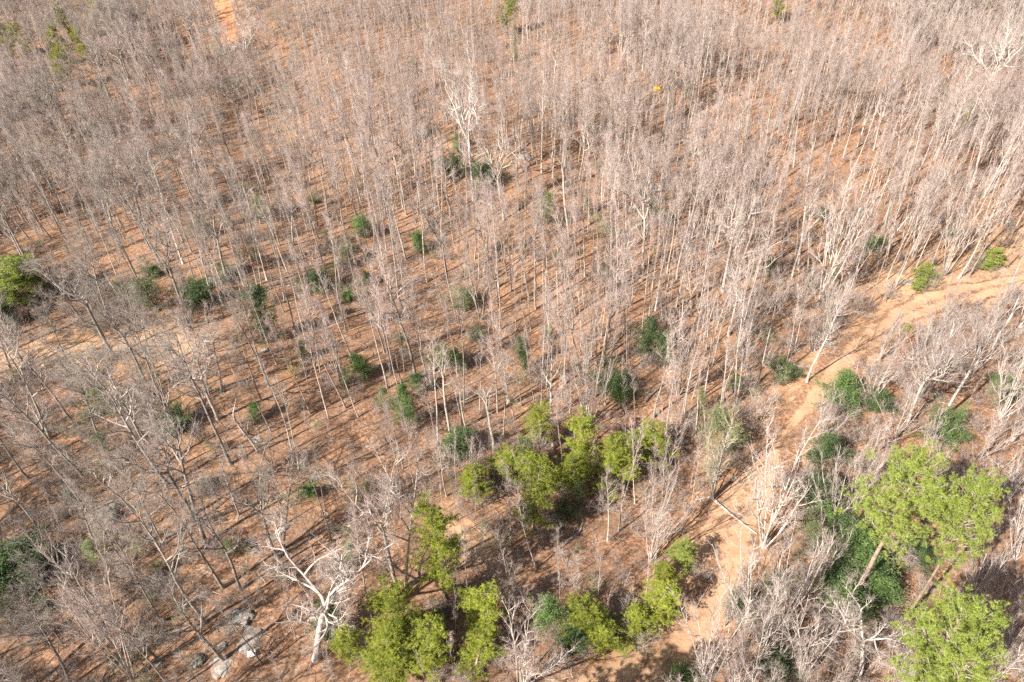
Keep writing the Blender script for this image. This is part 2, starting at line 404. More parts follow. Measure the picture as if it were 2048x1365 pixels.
        for j in range(5):
            q, ax = along(P, rg.uniform(.5, .95)); cr.tube(*grow(rg, q, side_dir(rg, ax, 1.1), rg.uniform(.6, 2.2), .05, .015, 3, .15, .1), 4)
        tw.spray(rg, P[4:], 14, .7, .01)
    tw.put(cr, 1)
    return tr, cr, h

def make_evergreen(kind, seed):
    rg = np.random.default_rng(seed); tr = Acc(); cr = Acc()
    def tufts(P, n, rad, wd, mi=0, up=.35):
        """needle tufts: n blades round every point"""
        C = np.repeat(P, n, 0); d = rg.normal(0, 1, C.shape) + np.array((0, 0, up)); d /= np.linalg.norm(d, axis=1)[:, None]
        w = np.cross(d, rg.normal(0, 1, C.shape)); w /= np.linalg.norm(w, axis=1)[:, None] + 1e-9
        cr.blades(C, d * (rad * rg.uniform(.6, 1.25, (len(C), 1))), w * wd, mi)
    if kind == 'pine':       # young pine: narrow loose crown of up-curved boughs
        h = 12.0; P, R = grow(rg, np.zeros(3), np.array((0, 0, 1.0)), h * .96, .13, .02, 9, .03, .1); tr.tube(P, R, 6)
        pts = []
        for j in range(64):
            t = .22 + .77 * ((j + rg.uniform(0, 1)) / 64); q, ax = along(P, t)
            L = rg.uniform(.45, 1.3) * (2.25 * (1.12 - t) ** .65 + .15) * (1.0 if t > .4 else .75)
            Q, S = grow(rg, q, side_dir(rg, ax, rg.uniform(1.0, 1.45)), L, .028, .008, 4, .12, .10)
            cr.tube(Q, S, 3, 1)
            for i in range(int(7 + L * 11)):
                tt = rg.uniform(.3, 1.0); a, ax2 = along(Q, tt); pts.append(a + rg.normal(0, .20, 3) * (1.15 - .3 * tt))
        tufts(np.array(pts), 16, .20, .018)
    elif kind == 'bigpine':  # tall pine: bare bole, broad rounded crown of heavy clumps
        h = 22.0; P, R = grow(rg, np.zeros(3), np.array((0, 0, 1.0)), h * .93, .30, .06, 9, .03, .1); tr.tube(P, R, 8)
        pts = []
        for j in range(56):
            t = .55 + .44 * ((j + rg.uniform(0, 1)) / 56); q, ax = along(P, t)
            L = rg.uniform(.75, 1.1) * 4.3 * math.sqrt(max(.06, 1 - ((t - .73) / .30) ** 2))
            Q, S = grow(rg, q, side_dir(rg, ax, rg.uniform(.9, 1.4) * (1.25 - .45 * t)), L, .07, .02, 5, .16, .13)
            cr.tube(Q, S, 4, 1)
            for i in range(int(2 + L * 1.5)):
                tt = rg.uniform(.4, 1.0); a, ax2 = along(Q, tt); c0 = a + rg.normal(0, .5, 3)
                for k in range(13): pts.append(c0 + rg.normal(0, .2, 3) * np.array((1, 1, .8)))
        tufts(np.array(pts), 15, .23, .017, 0, .6)
    else:                    # 'holly' columnar, 'bush' wide: broad-leaved evergreens, 'faded' thin-crowned
        h, w = {'holly': (7.0, 1.35), 'bush': (3.4, 2.3), 'faded': (7.0, 1.5)}[kind]
        P, R = grow(rg, np.zeros(3), np.array((0, 0, 1.0)), h * .9, .09, .015, 7, .06, .1); tr.tube(P, R, 5)
        base = []
        nb = 92 if kind != 'faded' else 60
        for j in range(nb):
            t = .05 + .92 * rg.uniform(0, 1) ** .85; q, ax = along(P, t)
            prof = math.sin(math.pi * min(1, .12 + .86 * t)) ** .6 * (1.15 - .35 * t)
            sd = side_dir(rg, ax, rg.uniform(.9, 1.5)); L = w * prof * rg.uniform(.35, 1.35) * (1 + .5 * math.sin(2.3 * math.atan2(sd[1], sd[0]) + 5 * t + seed))
            L = max(L, .2)
            Q, S = grow(rg, q, sd, L, .02, .006, 3, .2, .12); cr.tube(Q, S, 3, 1)
            m_ = int(4 + 6 * L)
            for i in range(m_): base.append(along(Q, rg.uniform(.35, 1))[0] + rg.normal(0, .16, 3))
        base = np.array(base); k = 9 if kind != 'faded' else 6
        C = np.repeat(base, k, 0) + rg.normal(0, .15, (len(base) * k, 3))
        d = rg.normal(0, 1, C.shape) + np.array((0, 0, .3)); d /= np.linalg.norm(d, axis=1)[:, None]
        wv = np.cross(d, rg.normal(0, 1, C.shape)); wv /= np.linalg.norm(wv, axis=1)[:, None] + 1e-9
        cr.leaves(C, d * rg.uniform(.10, .19, (len(C), 1)), wv * .034)
    return tr, cr, h

LIB = {}
def lib(kind, var, bark, twig):
    """trunk mesh, crown mesh and height for a kind, a variant number and two materials"""
    key = (kind, var, bark, twig)
    if key not in LIB:
        if kind in ('pine', 'bigpine', 'holly', 'bush', 'faded'): tr, cr, h = make_evergreen(kind, 100 + var * 7 + len(kind)); cm = (twig, 'bark_grey')
        else: tr, cr, h = make_bare(kind, 10 + var * 13 + len(kind) * 3); cm = (bark, twig)
        LIB[key] = (tr.mesh(kind + '_trunk', (bark,), True), cr.mesh(kind + '_crown', cm), h)
    return LIB[key]

NVAR = {'pole': 6, 'sapling': 5, 'mid': 5, 'oak': 5, 'fan': 5, 'shrub': 4, 'snag': 2, 'pine': 5, 'bigpine': 3, 'holly': 4, 'bush': 3, 'faded': 3}

def plant(name, kind, var, bark, twig, base, height, lean=(0, 0), width=1.0, rz=0.0):
    """one tree: an Empty with its trunk and its crown as children"""
    tm, cm, h = lib(kind, var % NVAR[kind], bark, twig)
    s = height / h
    e = bpy.data.objects.new(name, None); COL.objects.link(e); e.empty_display_size = .3
    sx = s * width
    R = Matrix.Rotation(rz, 4, 'Z') @ Matrix.Diagonal((sx, sx, s, 1))
    d = Vector((lean[0] / height, lean[1] / height, 1)).normalized()
    q = Vector((0, 0, 1)).rotation_difference(d).to_matrix().to_4x4()
    e.matrix_world = Matrix.Translation(Vector(base) - Vector((0, 0, .08))) @ q @ R
    link('trunk', tm, e); link('crown', cm, e)
    return e

# ------------------------------------------------------------------ the roads (traced where they run on the ground)
def world_line(pts): return np.array([ground(*p)[:2] for p in pts])

def smooth_line(P, step=1.0):
    """resample a polyline as a smooth curve"""
    P = np.asarray(P); n = len(P); out = []
    for i in range(n - 1):
        p0, p1, p2, p3 = P[max(i - 1, 0)], P[i], P[i + 1], P[min(i + 2, n - 1)]
        k = max(2, int(np.linalg.norm(p2 - p1) / step))
        for t in np.arange(k) / k:
            out.append(.5 * (2 * p1 + (p2 - p0) * t + (2 * p0 - 5 * p1 + 4 * p2 - p3) * t * t + (3 * p1 - p0 - 3 * p2 + p3) * t ** 3))
    out.append(P[-1]); return np.array(out)

ROAD = smooth_line(world_line([(1080, 1560), (1190, 1440), (1290, 1335), (1360, 1240), (1415, 1140), (1462, 1050), (1510, 960), (1560, 880), (1622, 805), (1680, 735), (1745, 675), (1815, 628), (1890, 598), (1965, 580), (2048, 562), (2180, 535), (2400, 500)]))
TRACK = smooth_line(world_line([(-260, 800), (-120, 765), (0, 730), (80, 714), (165, 703), (250, 690), (330, 686), (385, 700)]))
TRAIL = smooth_line(world_line([(430, -60), (448, 0), (455, 40), (460, 78), (464, 98)]))
SPUR = smooth_line(world_line([(1350, 1010), (1395, 1002), (1440, 1008), (1480, 1030)]))

def ribbon(name, line, half, mat_, lift, wob=.5, cols=13, half2=None, cover=None):
    T = np.gradient(line, axis=0); T /= np.linalg.norm(T, axis=1)[:, None]; N = np.stack((-T[:, 1], T[:, 0]), 1)
    n = len(line); u = np.linspace(-1, 1, cols); s = np.arange(n) * 1.0
    half = half if half2 is None else half + (half2 - half) * np.clip((s - 20) / 35, 0, 1)
    hl = half * (1 + .16 * np.sin(s * .37) + .12 * np.sin(s * .93 + 1)) + wob * .3 * np.sin(s * 1.9)
    hr = half * (1 + .16 * np.sin(s * .29 + 2) + .12 * np.sin(s * 1.07)) + wob * .3 * np.sin(s * 2.3)
    w = np.where(u[None] < 0, hl[:, None], hr[:, None]) * u[None]
    X = line[:, None, 0] + N[:, None, 0] * w; Y = line[:, None, 1] + N[:, None, 1] * w
    rut = -.05 * np.exp(-((np.abs(u) - .4) / .12) ** 2)[None]
    Z = hgt(X, Y) + lift + rut - .10 * (np.abs(u[None]) > .99)
    V = np.stack((X, Y, Z), -1).reshape(-1, 3)
    i = np.arange(n - 1)[:, None] * cols; j = np.arange(cols - 1)[None]
    F = np.stack((i + j, i + j + 1, i + cols + j + 1, i + cols + j), -1).reshape(-1, 4)
    me = bpy.data.meshes.new(name); me.from_pydata(V.tolist(), [], F[:, ::-1].tolist()); me.materials.append(M[mat_])
    a = me.attributes.new('edge', 'FLOAT', 'POINT'); cov = np.zeros(n) if cover is None else cover(line)
    a.data.foreach_set('value', np.clip(np.abs(u)[None] + cov[:, None], 0, 1.4).astype(np.float32).ravel())
    me.polygons.foreach_set('use_smooth', np.ones(len(F), bool)); me.update()
    if me.polygons[len(me.polygons) // 2].normal.z < 0: me.flip_normals()
    o = link(name, me); o['kind'] = 'structure'; return o

def road_cover(L):
    p = project(L[:, 0], L[:, 1], hgt(L[:, 0], L[:, 1]))[1]
    return .65 * np.exp(-((p - 870) / 80) ** 2) + .3 * np.exp(-((p - 720) / 60) ** 2)
ribbon('dirt_road', ROAD, 4.6, 'road', .10, half2=2.5, cover=road_cover)
ribbon('track', TRACK, 2.3, 'track', .07)
ribbon('trail', TRAIL, 2.6, 'trail', .06)

# bare or thinly littered patches of soil: (photo x, y, radius in metres, strength)
PATCH = [(880, 300, 7, .55), (940, 330, 7, .5), (1000, 345, 8, .45), (1805, 560, 5, .9), (1790, 590, 5, .7), (870, 1010, 3.2, .45), (900, 1038, 2.2, 1.3), (935, 1062, 2.2, 1.3), (962, 1095, 2.0, 1.2), (990, 1130, 2.0, .9), (1020, 1165, 2.0, .7),
         (1480, 1010, 4, .7), (1420, 1010, 3.5, .6), (330, 680, 5, .5), (1545, 950, 5, .5), (1560, 1050, 4, .5), (1060, 860, 5, .35), (1120, 560, 8, .25), (1950, 520, 9, .5), (2030, 490, 9, .5), (1700, 640, 6, .4), (1880, 540, 7, .5), (460, 130, 5, .5)]
PW = [(ground(a, b)[:2], r, s) for a, b, r, s in PATCH]

# ------------------------------------------------------------------ the ground sheet
def axis_cells(lo, hi, dense_lo, dense_hi, fine):
    mid = np.arange(dense_lo, dense_hi, fine); L = []; R = []; st = fine; x = dense_lo
    while x > lo: st *= 1.12; x -= st; L.append(x)
    st = fine; x = mid[-1]
    while x < hi: st *= 1.12; x += st; R.append(x)
    return np.array(L[::-1] + mid.tolist() + R)
gx = axis_cells(-900, 900, -140, 150, .62); gy = axis_cells(-300, 1400, -15, 190, .62)
GX, GY = np.meshgrid(gx, gy)
GZ = hgt(GX, GY)
rgG = np.random.default_rng(5)
rough = sum(a * np.sin(GX * k + p) * np.sin(GY * k2 + q) for a, k, p, k2, q in ((.05, 1.7, 0, 1.4, 1), (.04, 2.6, 2, 2.2, 0), (.04, 1.1, 1, 3.1, 2)))
bare = np.zeros_like(GX)
for (c, r, s) in PW: bare = np.maximum(bare, s * np.exp(-(((GX - c[0]) ** 2 + (GY - c[1]) ** 2) / r ** 2)))
rd = np.full(GX.shape, 99.0)
for L in (ROAD, TRACK, TRAIL):
    for q in L[::2]:
        rd = np.minimum(rd, (GX - q[0]) ** 2 + (GY - q[1]) ** 2)
rd = np.sqrt(rd)
near = np.clip((7.5 - rd) / 3, 0, 1); GZ = GZ + rough * (1 - near) - .03 * near
bare = np.maximum(bare, np.clip((6.5 - rd) / 5, 0, .55))
nx, ny = len(gx), len(gy)
V = np.stack((GX, GY, GZ), -1).reshape(-1, 3).astype(np.float32)
i = np.arange(ny - 1)[:, None] * nx; j = np.arange(nx - 1)[None]
F = np.stack((i + j, i + j + 1, i + nx + j + 1, i + nx + j), -1).reshape(-1, 4)
gm = bpy.data.meshes.new('ground'); gm.vertices.add(len(V)); gm.vertices.foreach_set('co', V.ravel())
gm.loops.add(F.size); gm.loops.foreach_set('vertex_index', F.ravel().astype(np.int32)); gm.polygons.add(len(F))
gm.polygons.foreach_set('loop_start', (np.arange(len(F)) * 4).astype(np.int32)); gm.polygons.foreach_set('use_smooth', np.ones(len(F), bool))
gm.update(calc_edges=True); gm.attributes.new('bare', 'FLOAT', 'POINT').data.foreach_set('value', bare.ravel().astype(np.float32))
gm.materials.append(M['ground'])
tag(link('ground', gm), kind='structure')

# ------------------------------------------------------------------ evergreens: kind, leaf, centre x, y, width, height in photo pixels, extra stem below, label, landmark phrase
EG = [
 ('pine', 'pine2', 22, 568, 72, 84, 25, 'bright yellow-green pine at the far left beyond the leafy track', 'bright pine beyond the left track'),
 ('pine', 'pine2', 62, 560, 46, 66, 25, 'smaller yellow-green pine just right of the bright pine beyond the left track', None),
 ('holly', 'holly', 12, 630, 44, 60, 5, 'dark green evergreen below the two yellow-green pines at the left edge', None),
 ('pine', 'pine', 103, 135, 34, 40, 10, 'lone olive-green pine standing in grey bare woods near the upper left', 'lone olive-green upper-left pine'),
 ('pine', 'pine', 112, 86, 20, 22, 10, 'tiny green pine just above the lone olive-green pine at upper left', None),
 ('pine', 'pine', 45, 80, 20, 20, 8, 'tiny yellowish pine, middle of the three by the upper left corner', None),
 ('pine', 'pine', 8, 77, 24, 22, 8, 'small green pine cut by the left edge near the upper left corner', None),
 ('pine', 'pine', 168, 90, 22, 26, 8, 'faint green pine, rightmost of the small pines near the upper left corner', None),
 ('pine', 'pine', 176, 14, 26, 16, 8, 'pale green pine at the top edge near the upper left corner', None),
 ('pine', 'pine', 128, 42, 22, 24, 8, 'small yellowish pine between the top edge pine and the tiny ones', None),
 ('pine', 'pine2', 1012, 20, 30, 42, 8, 'bright green cone-shaped pine at the top edge, alone among bare trees', 'bright cone-shaped top-edge pine'),
 ('faded', 'olive', 1028, 95, 18, 50, 6, 'thin faded green evergreen below the bright pine at the top edge', None),
 ('pine', 'pine2', 1561, 6, 22, 18, 6, 'small green pine cut by the top edge towards the right', None),
 ('holly', 'holly', 1881, 187, 18, 28, 4, 'small dark evergreen among copper leaves near the big white oak', 'dark evergreen by copper leaves'),
 ('pine', 'pine2', 1935, 232, 12, 22, 3, 'tiny yellow-green pine at the foot of the big white oak', None),
 ('faded', 'olive', 913, 284, 26, 40, 4, 'greyish green small evergreen left of the tall white forked tree', None),
 ('bush', 'holly', 968, 362, 58, 46, 0, 'spreading dark evergreen bush beside the tall white forked tree', 'dark bush by the white forked tree'),
 ('bush', 'holly', 905, 340, 52, 50, 0, 'dull dark bush in the thicket left of the tall white forked tree', None),
 ('bush', 'holly', 846, 270, 24, 22, 0, 'small dark bush beside the bare orange mound', 'small dark bush by the bare mound'),
 ('faded', 'olive', 1095, 415, 46, 76, 5, 'faded green evergreen seen through pale slim stems in upper centre', 'faded green evergreen in upper centre'),
 ('bush', 'holly2', 1325, 436, 26, 22, 0, 'small round green bush alone in open leaf litter, upper right of centre', 'small round green bush'),
 ('faded', 'olive', 1225, 465, 34, 28, 0, 'low olive bush to the left of the crooked leaning tree', None),
 ('faded', 'olive', 1640, 430, 30, 34, 0, 'dull olive evergreen behind the large hazy grey crown', None),
 ('holly', 'holly2', 1738, 490, 34, 30, 2, 'green evergreen peeping through the white thicket above the road bend', None),
 ('pine', 'pine2', 1845, 552, 30, 44, 4, 'bright young pine on the bank just above the road bend', 'young pine above the road bend'),
 ('pine', 'pine2', 1832, 574, 20, 22, 2, 'tiny pine seedling at the foot of the young pine above the road', None),
 ('pine', 'pine2', 1990, 520, 28, 38, 4, 'bright young pine above the road near the right edge', 'young pine near the right edge'),
 ('pine', 'pine2', 1972, 534, 18, 22, 2, 'tiny pine left of the young pine near the right edge', None),
 ('pine', 'pine2', 1815, 660, 18, 30, 2, 'tiny pale green pine on the slope below the road bend', None),
 ('faded', 'olive', 520, 415, 48, 56, 4, 'greyish green evergreen in shade, upper left of centre', 'greyish evergreen in upper-left shade'),
 ('faded', 'olive', 445, 545, 34, 40, 3, 'dull evergreen between grey trunks beside the rock outcrop', None),
 ('holly', 'holly2', 718, 450, 34, 52, 4, 'green evergreen among slim stems, highest of the row left of centre', 'highest evergreen left of centre'),
 ('faded', 'olive', 690, 512, 40, 50, 4, 'faded evergreen below the highest one in the row left of centre', None),
 ('holly', 'holly', 642, 560, 48, 56, 3, 'dull green evergreen at the left end of the row left of centre', 'dull evergreen left of centre'),
 ('holly', 'holly2', 835, 486, 34, 46, 5, 'rounded green evergreen behind a slim grey trunk in the centre', 'rounded evergreen in the centre'),
 ('faded', 'olive', 305, 590, 52, 86, 4, 'pale mossy evergreen between dark leaning trunks above the leafy track', 'pale mossy evergreen above the track'),
 ('bush', 'holly', 308, 545, 30, 30, 0, 'small dark bush at the top of the mossy evergreen above the track', None),
 ('bush', 'holly', 400, 605, 64, 40, 0, 'low wide green bush under the rock outcrop', 'low wide bush under the outcrop'),
 ('holly', 'holly', 516, 630, 42, 124, 2, 'tall columnar dark holly casting a black shadow, left of centre', 'tall columnar dark holly'),
 ('faded', 'olive', 195, 805, 48, 58, 3, 'grey-green evergreen in dark brush below the leafy track', 'grey-green evergreen below the track'),
 ('bush', 'holly2', 352, 855, 62, 56, 0, 'broad green bush in open litter, left side', 'broad green bush on the left'),
 ('holly', 'holly2', 507, 824, 24, 44, 3, 'small green evergreen beside the crooked white stump', 'small evergreen by the white stump'),
 ('holly', 'holly2', 725, 736, 38, 62, 5, 'plump green evergreen with a slim trunk before it, left of centre', 'plump evergreen left of centre'),
 ('holly', 'holly2', 814, 818, 40, 92, 3, 'tall fresh green evergreen, leaning slightly, in the lower centre', 'tall fresh green evergreen'),
 ('holly', 'holly', 836, 768, 30, 46, 2, 'darker green top behind the tall fresh green evergreen', None),
 ('faded', 'olive', 878, 716, 52, 66, 3, 'thin green evergreen hidden by slim stems in the centre', 'thin half-hidden evergreen in the centre'),
 ('bush', 'holly', 955, 672, 30, 30, 0, 'small dark evergreen bush beside the twin trunks in the centre', 'small dark bush in the centre'),
 ('faded', 'olive', 925, 600, 62, 50, 2, 'pale green undergrowth evergreen left of the twin trunks', None),
 ('holly', 'holly', 1047, 710, 28, 88, 3, 'narrow columnar evergreen, dark against the litter, just right of centre', 'narrow columnar evergreen'),
 ('holly', 'holly', 1296, 676, 40, 96, 3, 'dark green evergreen column, left one of the pair right of centre', 'dark evergreen column right of centre'),
 ('holly', 'holly', 1332, 704, 32, 76, 3, 'dark green evergreen column, right one of the pair right of centre', None),
 ('bush', 'holly', 1226, 770, 58, 52, 0, 'dark evergreen mass behind slim white stems, right of centre', None),
 ('bush', 'holly2', 1240, 796, 46, 40, 0, 'fresh green bush in front of the dark evergreen mass', 'fresh green bush right of centre'),
 ('bush', 'holly', 1572, 757, 46, 38, 0, 'dark green bush at the road edge beside the lone white tree', 'dark bush at the road edge'),
 ('holly', 'holly2', 1466, 764, 20, 40, 2, 'slim green evergreen behind the white pole trunks', None),
 ('holly', 'holly', 906, 900, 62, 72, 2, 'big dark holly between two pale trunks above the pine group', 'big dark holly above the pines'),
 ('bush', 'holly2', 622, 986, 30, 34, 0, 'small round green shrub beside twin slender trunks, lower left of centre', 'small round green shrub'),
 ('faded', 'olive', 455, 1100, 30, 42, 0, 'small pale green bush beside a leaning grey trunk, lower left', None),
 ('faded', 'olive', 316, 1140, 24, 34, 0, 'tiny mossy green bush at the foot of a leaning trunk', None),
 ('holly', 'holly2', 8, 1105, 30, 50, 0, 'green evergreen in black shade at the lower left edge', None),
 ('bush', 'holly', 20, 1170, 100, 90, 0, 'large dark evergreen thicket in black shade at the lower left edge', None),
 ('holly', 'holly', 62, 1120, 60, 90, 0, 'dark evergreen right of the large dark thicket at the lower left edge', None),
 ('faded', 'olive', 299, 1199, 26, 26, 0, 'little round grey-green shrub alone in open litter at lower left', 'round grey-green shrub'),
 ('bush', 'holly2', 671, 1163, 22, 24, 0, 'little green shrub above the white gnarled oak', None),
 ('faded', 'olive', 198, 1070, 20, 24, 0, 'little mossy bush beside the big dark boulder', None),
 ('holly', 'holly', 655, 1250, 44, 84, 0, 'dark green holly right beside the white gnarled oak', 'dark holly beside the gnarled oak'),
 ('pine', 'pine', 1075, 852, 52, 92, 20, 'yellow-green pine at the top of the central pine group', 'topmost pine of the central group'),
 ('pine', 'pine', 1172, 885, 60, 100, 24, 'yellow-green pine right of the topmost one in the central group', None),
 ('pine', 'pine', 1100, 930, 76, 84, 26, 'dense bright pine in the middle of the central group', None),
 ('pine', 'pine', 1150, 945, 62, 70, 26, 'bright yellow-green pine in the heart of the central group', None),
 ('pine', 'pine', 1064, 1000, 70, 130, 24, 'tallest pine of the central group, its crown reaching lowest', 'lowest pine of the central group'),
 ('pine', 'pine', 1228, 930, 78, 82, 40, 'round topped yellow-green pine on the right of the central group', 'round topped pine of the central group'),
 ('pine', 'pine', 1298, 902, 72, 52, 30, 'flat topped pine, rightmost of the central group', None),
 ('pine', 'pine', 985, 930, 60, 74, 10, 'green pine at the left of the central group behind slim stems', None),
 ('pine', 'pine', 948, 972, 62, 70, 8, 'leftmost pine of the central group, low and wide', 'leftmost pine of the central group'),
 ('pine', 'olive', 1040, 912, 40, 76, 16, 'duller green pine between the left and middle pines of the group', None),
 ('pine', 'pine', 880, 1115, 78, 132, 60, 'tall single pine with a leaning crown beside the washed-out path', 'single pine by the washed-out path'),
 ('pine', 'pine', 806, 1245, 92, 130, 20, 'tall yellow-green pine at the head of the bottom pine thicket', 'head of the bottom pine thicket'),
 ('pine', 'pine', 745, 1300, 96, 120, 0, 'wide pine in the middle of the bottom thicket', None),
 ('pine', 'pine', 698, 1300, 54, 90, 0, 'bright green pine at the left end of the bottom thicket', None),
 ('pine', 'pine', 850, 1310, 84, 120, 0, 'pine on the right of the bottom thicket, cut by the edge', None),
 ('pine', 'pine', 790, 1352, 90, 80, 0, 'low pine at the bottom edge in the middle of the thicket', None),
 ('pine', 'pine', 962, 1240, 84, 96, 10, 'dull yellow-green pine between the thicket and the hazy pink tree', 'dull pine by the pink tree'),
 ('pine', 'pine', 946, 1345, 80, 84, 0, 'bright yellow-green pine at the bottom edge left of the pink tree', None),
 ('holly', 'holly', 865, 1250, 42, 62, 0, 'dark evergreen behind the bottom pine thicket', None),
 ('holly', 'holly2', 1095, 1235, 46, 74, 0, 'dark green evergreen at the shaded left end of the roadside row', 'left end of the roadside row'),
 ('holly', 'holly', 1140, 1285, 50, 60, 0, 'dark evergreen low in the roadside row, in deep shade', None),
 ('pine', 'pine', 1172, 1275, 74, 72, 0, 'dull green pine in the shaded part of the roadside row', None),
 ('pine', 'pine', 1235, 1285, 70, 76, 0, 'green pine in the middle of the roadside row', 'middle pine of the roadside row'),
 ('pine', 'pine', 1270, 1252, 52, 66, 0, 'small green pine above the middle of the roadside row', None),
 ('pine', 'pine', 1310, 1218, 64, 92, 0, 'bright yellow pine standing where the roadside row turns uphill', 'bright yellow roadside pine'),
 ('pine', 'pine', 1328, 1165, 44, 68, 0, 'slim yellow-green pine second from the top of the roadside row', None),
 ('pine', 'pine2', 1360, 1115, 44, 72, 4, 'green cone-shaped pine at the top end of the roadside row', 'top pine of the roadside row'),
 ('faded', 'olive', 1452, 870, 70, 110, 6, 'broad mossy green evergreen above the road gate logs', 'broad mossy evergreen'),
 ('pine', 'pine', 1030, 1540, 110, 130, 20, 'pine just below the bottom edge, shading the road and the pink tree', None),
 ('pine', 'pine', 1110, 1570, 110, 130, 20, 'second pine below the bottom edge, beside the road', None),
 ('bush', 'holly2', 1360, 1362, 46, 30, 0, 'green bush at the bottom edge in the middle of the road bend', None),
 ('bush', 'holly', 1540, 1358, 66, 34, 0, 'dark green bush at the bottom edge right of the road', None),
 ('holly', 'holly', 1487, 1218, 40, 52, 0, 'small dark evergreen under pale stems right of the road', 'small dark evergreen right of the road'),
 ('holly', 'holly2', 1690, 800, 58, 82, 2, 'green evergreen on the slope just below the road', 'green evergreen below the road'),
 ('bush', 'holly', 1752, 815, 50, 40, 0, 'dark bush under the white fan-shaped tree below the road', None),
 ('holly', 'holly', 1648, 905, 50, 80, 0, 'dull green evergreen behind pale thicket beside the road', None),
 ('bush', 'holly2', 1896, 868, 60, 62, 2, 'fresh green bushy evergreen above the large right-hand pines', 'green evergreen above the large pines'),
 ('holly', 'holly2', 2006, 772, 42, 44, 4, 'small green evergreen near the right edge below the road', 'small evergreen by the right edge'),
 ('holly', 'holly', 1640, 980, 52, 90, 0, 'dark evergreen at the head of the green belt right of the road', 'head of the green belt'),
 ('bush', 'holly2', 1640, 1035, 66, 60, 0, 'mid green evergreen bush, second in the belt right of the road', None),
 ('holly', 'holly', 1690, 1062, 56, 74, 0, 'shaded dark evergreen in the belt next to the large pines', None),
 ('holly', 'holly2', 1738, 1135, 76, 88, 0, 'brightest green evergreen of the belt, below the large pines', 'brightest evergreen of the belt'),
 ('holly', 'holly2', 1700, 1215, 66, 92, 0, 'lower left evergreen of the green belt behind slim stems', None),
 ('bush', 'holly', 1672, 1165, 56, 56, 0, 'dull evergreen bush at the left side of the green belt', None),
 ('holly', 'holly2', 1765, 1200, 54, 80, 0, 'green evergreen of the belt touching the large lower pine', None),
 ('bush', 'holly', 1830, 1120, 50, 50, 0, 'dark evergreen in shade below the trunks of the large pines', None),
 ('bigpine', 'pine2', 1808, 988, 210, 200, 70, 'large bright yellow-green pine, the left one of the upper pair', 'left large pine of the upper pair'),
 ('bigpine', 'pine2', 1938, 1028, 128, 160, 80, 'large bright yellow-green pine, the right one of the upper pair', 'right large pine of the upper pair'),
 ('bigpine', 'pine2', 1903, 1244, 190, 190, 80, 'very large lime green pine at the lower right, below the pair', 'large lime green lower pine'),
 ('bigpine', 'pine2', 1905, 1362, 170, 130, 60, 'large lime green pine crown cut by the bottom edge', None),
]
LAND = []          # (photo x, y, phrase) landmarks for labels
rgE = np.random.default_rng(77)
FOOT = []          # ground points already taken
for n_, (kind, leaf, cx, cy, wp, hp, stem, label, phrase) in enumerate(EG):
    if cy < 250 and kind == 'pine': stem += 34 - hp * .2; wp *= 1.15
    if kind == 'pine' and cy > 1220 and cx < 1000: wp *= .84; hp *= .88
    nx_, ny_ = 1113 - cx, 2400 - cy; nl = math.hypot(nx_, ny_); nx_ /= nl; ny_ /= nl
    bx, by = cx + nx_ * (hp / 2 + stem), cy + ny_ * (hp / 2 + stem)
    g = ground(bx, by); D = np.linalg.norm(g - CAM); dep = math.asin((CAM[2] - g[2]) / D); mpp = D / FPX
    w = wp * mpp * 1.12
    back = .42 * w * math.sin(dep)                         # the crown's near side hangs below its foot in the picture
    g = ground(bx - nx_ * back / mpp, by - ny_ * back / mpp)
    total = (hp + stem) * mpp
    hz = max((total - w * math.sin(dep) * .55) / math.cos(dep), w * .7)
    if kind == 'pine': hz = max(hz, w * 1.25)
    if kind == 'bigpine': hz = max(hz, 15)
    if kind == 'bigpine':    # place by the crown's centre, which sits at three quarters of the height
        d_ = ray_of(cx, cy); hz = 21.0; t_ = (CAM[2] - hz * .78) / -d_[2]; c_ = CAM + d_ * t_; g = np.array((c_[0], c_[1], float(hgt(c_[0], c_[1])))); w = wp * np.linalg.norm(c_ - CAM) / FPX
    uh = {'pine': 12, 'bigpine': 22, 'holly': 7, 'bush': 3.4, 'faded': 7}[kind]; uw = {'pine': 3.0, 'bigpine': 10.6, 'holly': 2.6, 'bush': 4.0, 'faded': 2.7}[kind]
    name = {'pine': 'pine_tree', 'bigpine': 'pine_tree', 'holly': 'holly_tree', 'bush': 'evergreen_bush', 'faded': 'evergreen_shrub'}[kind]
    cat = {'pine': 'pine tree', 'bigpine': 'pine tree', 'holly': 'holly tree', 'bush': 'bush', 'faded': 'evergreen shrub'}[kind]
    o = plant(name, kind, n_, 'bark_pine' if 'pine' in kind else 'bark_grey', leaf, g, hz, (0, 0), (w / uw) / (hz / uh), rgE.uniform(0, 6.28))
    tag(o, label, cat, {'pine': 'pine trees in the woods', 'bigpine': 'pine trees in the woods'}.get(kind, 'evergreens under the bare trees'))
    FOOT.append((g[0], g[1], min(2.2, w * .4)))
    if phrase: LAND.append((cx, cy + hp * .3, phrase))

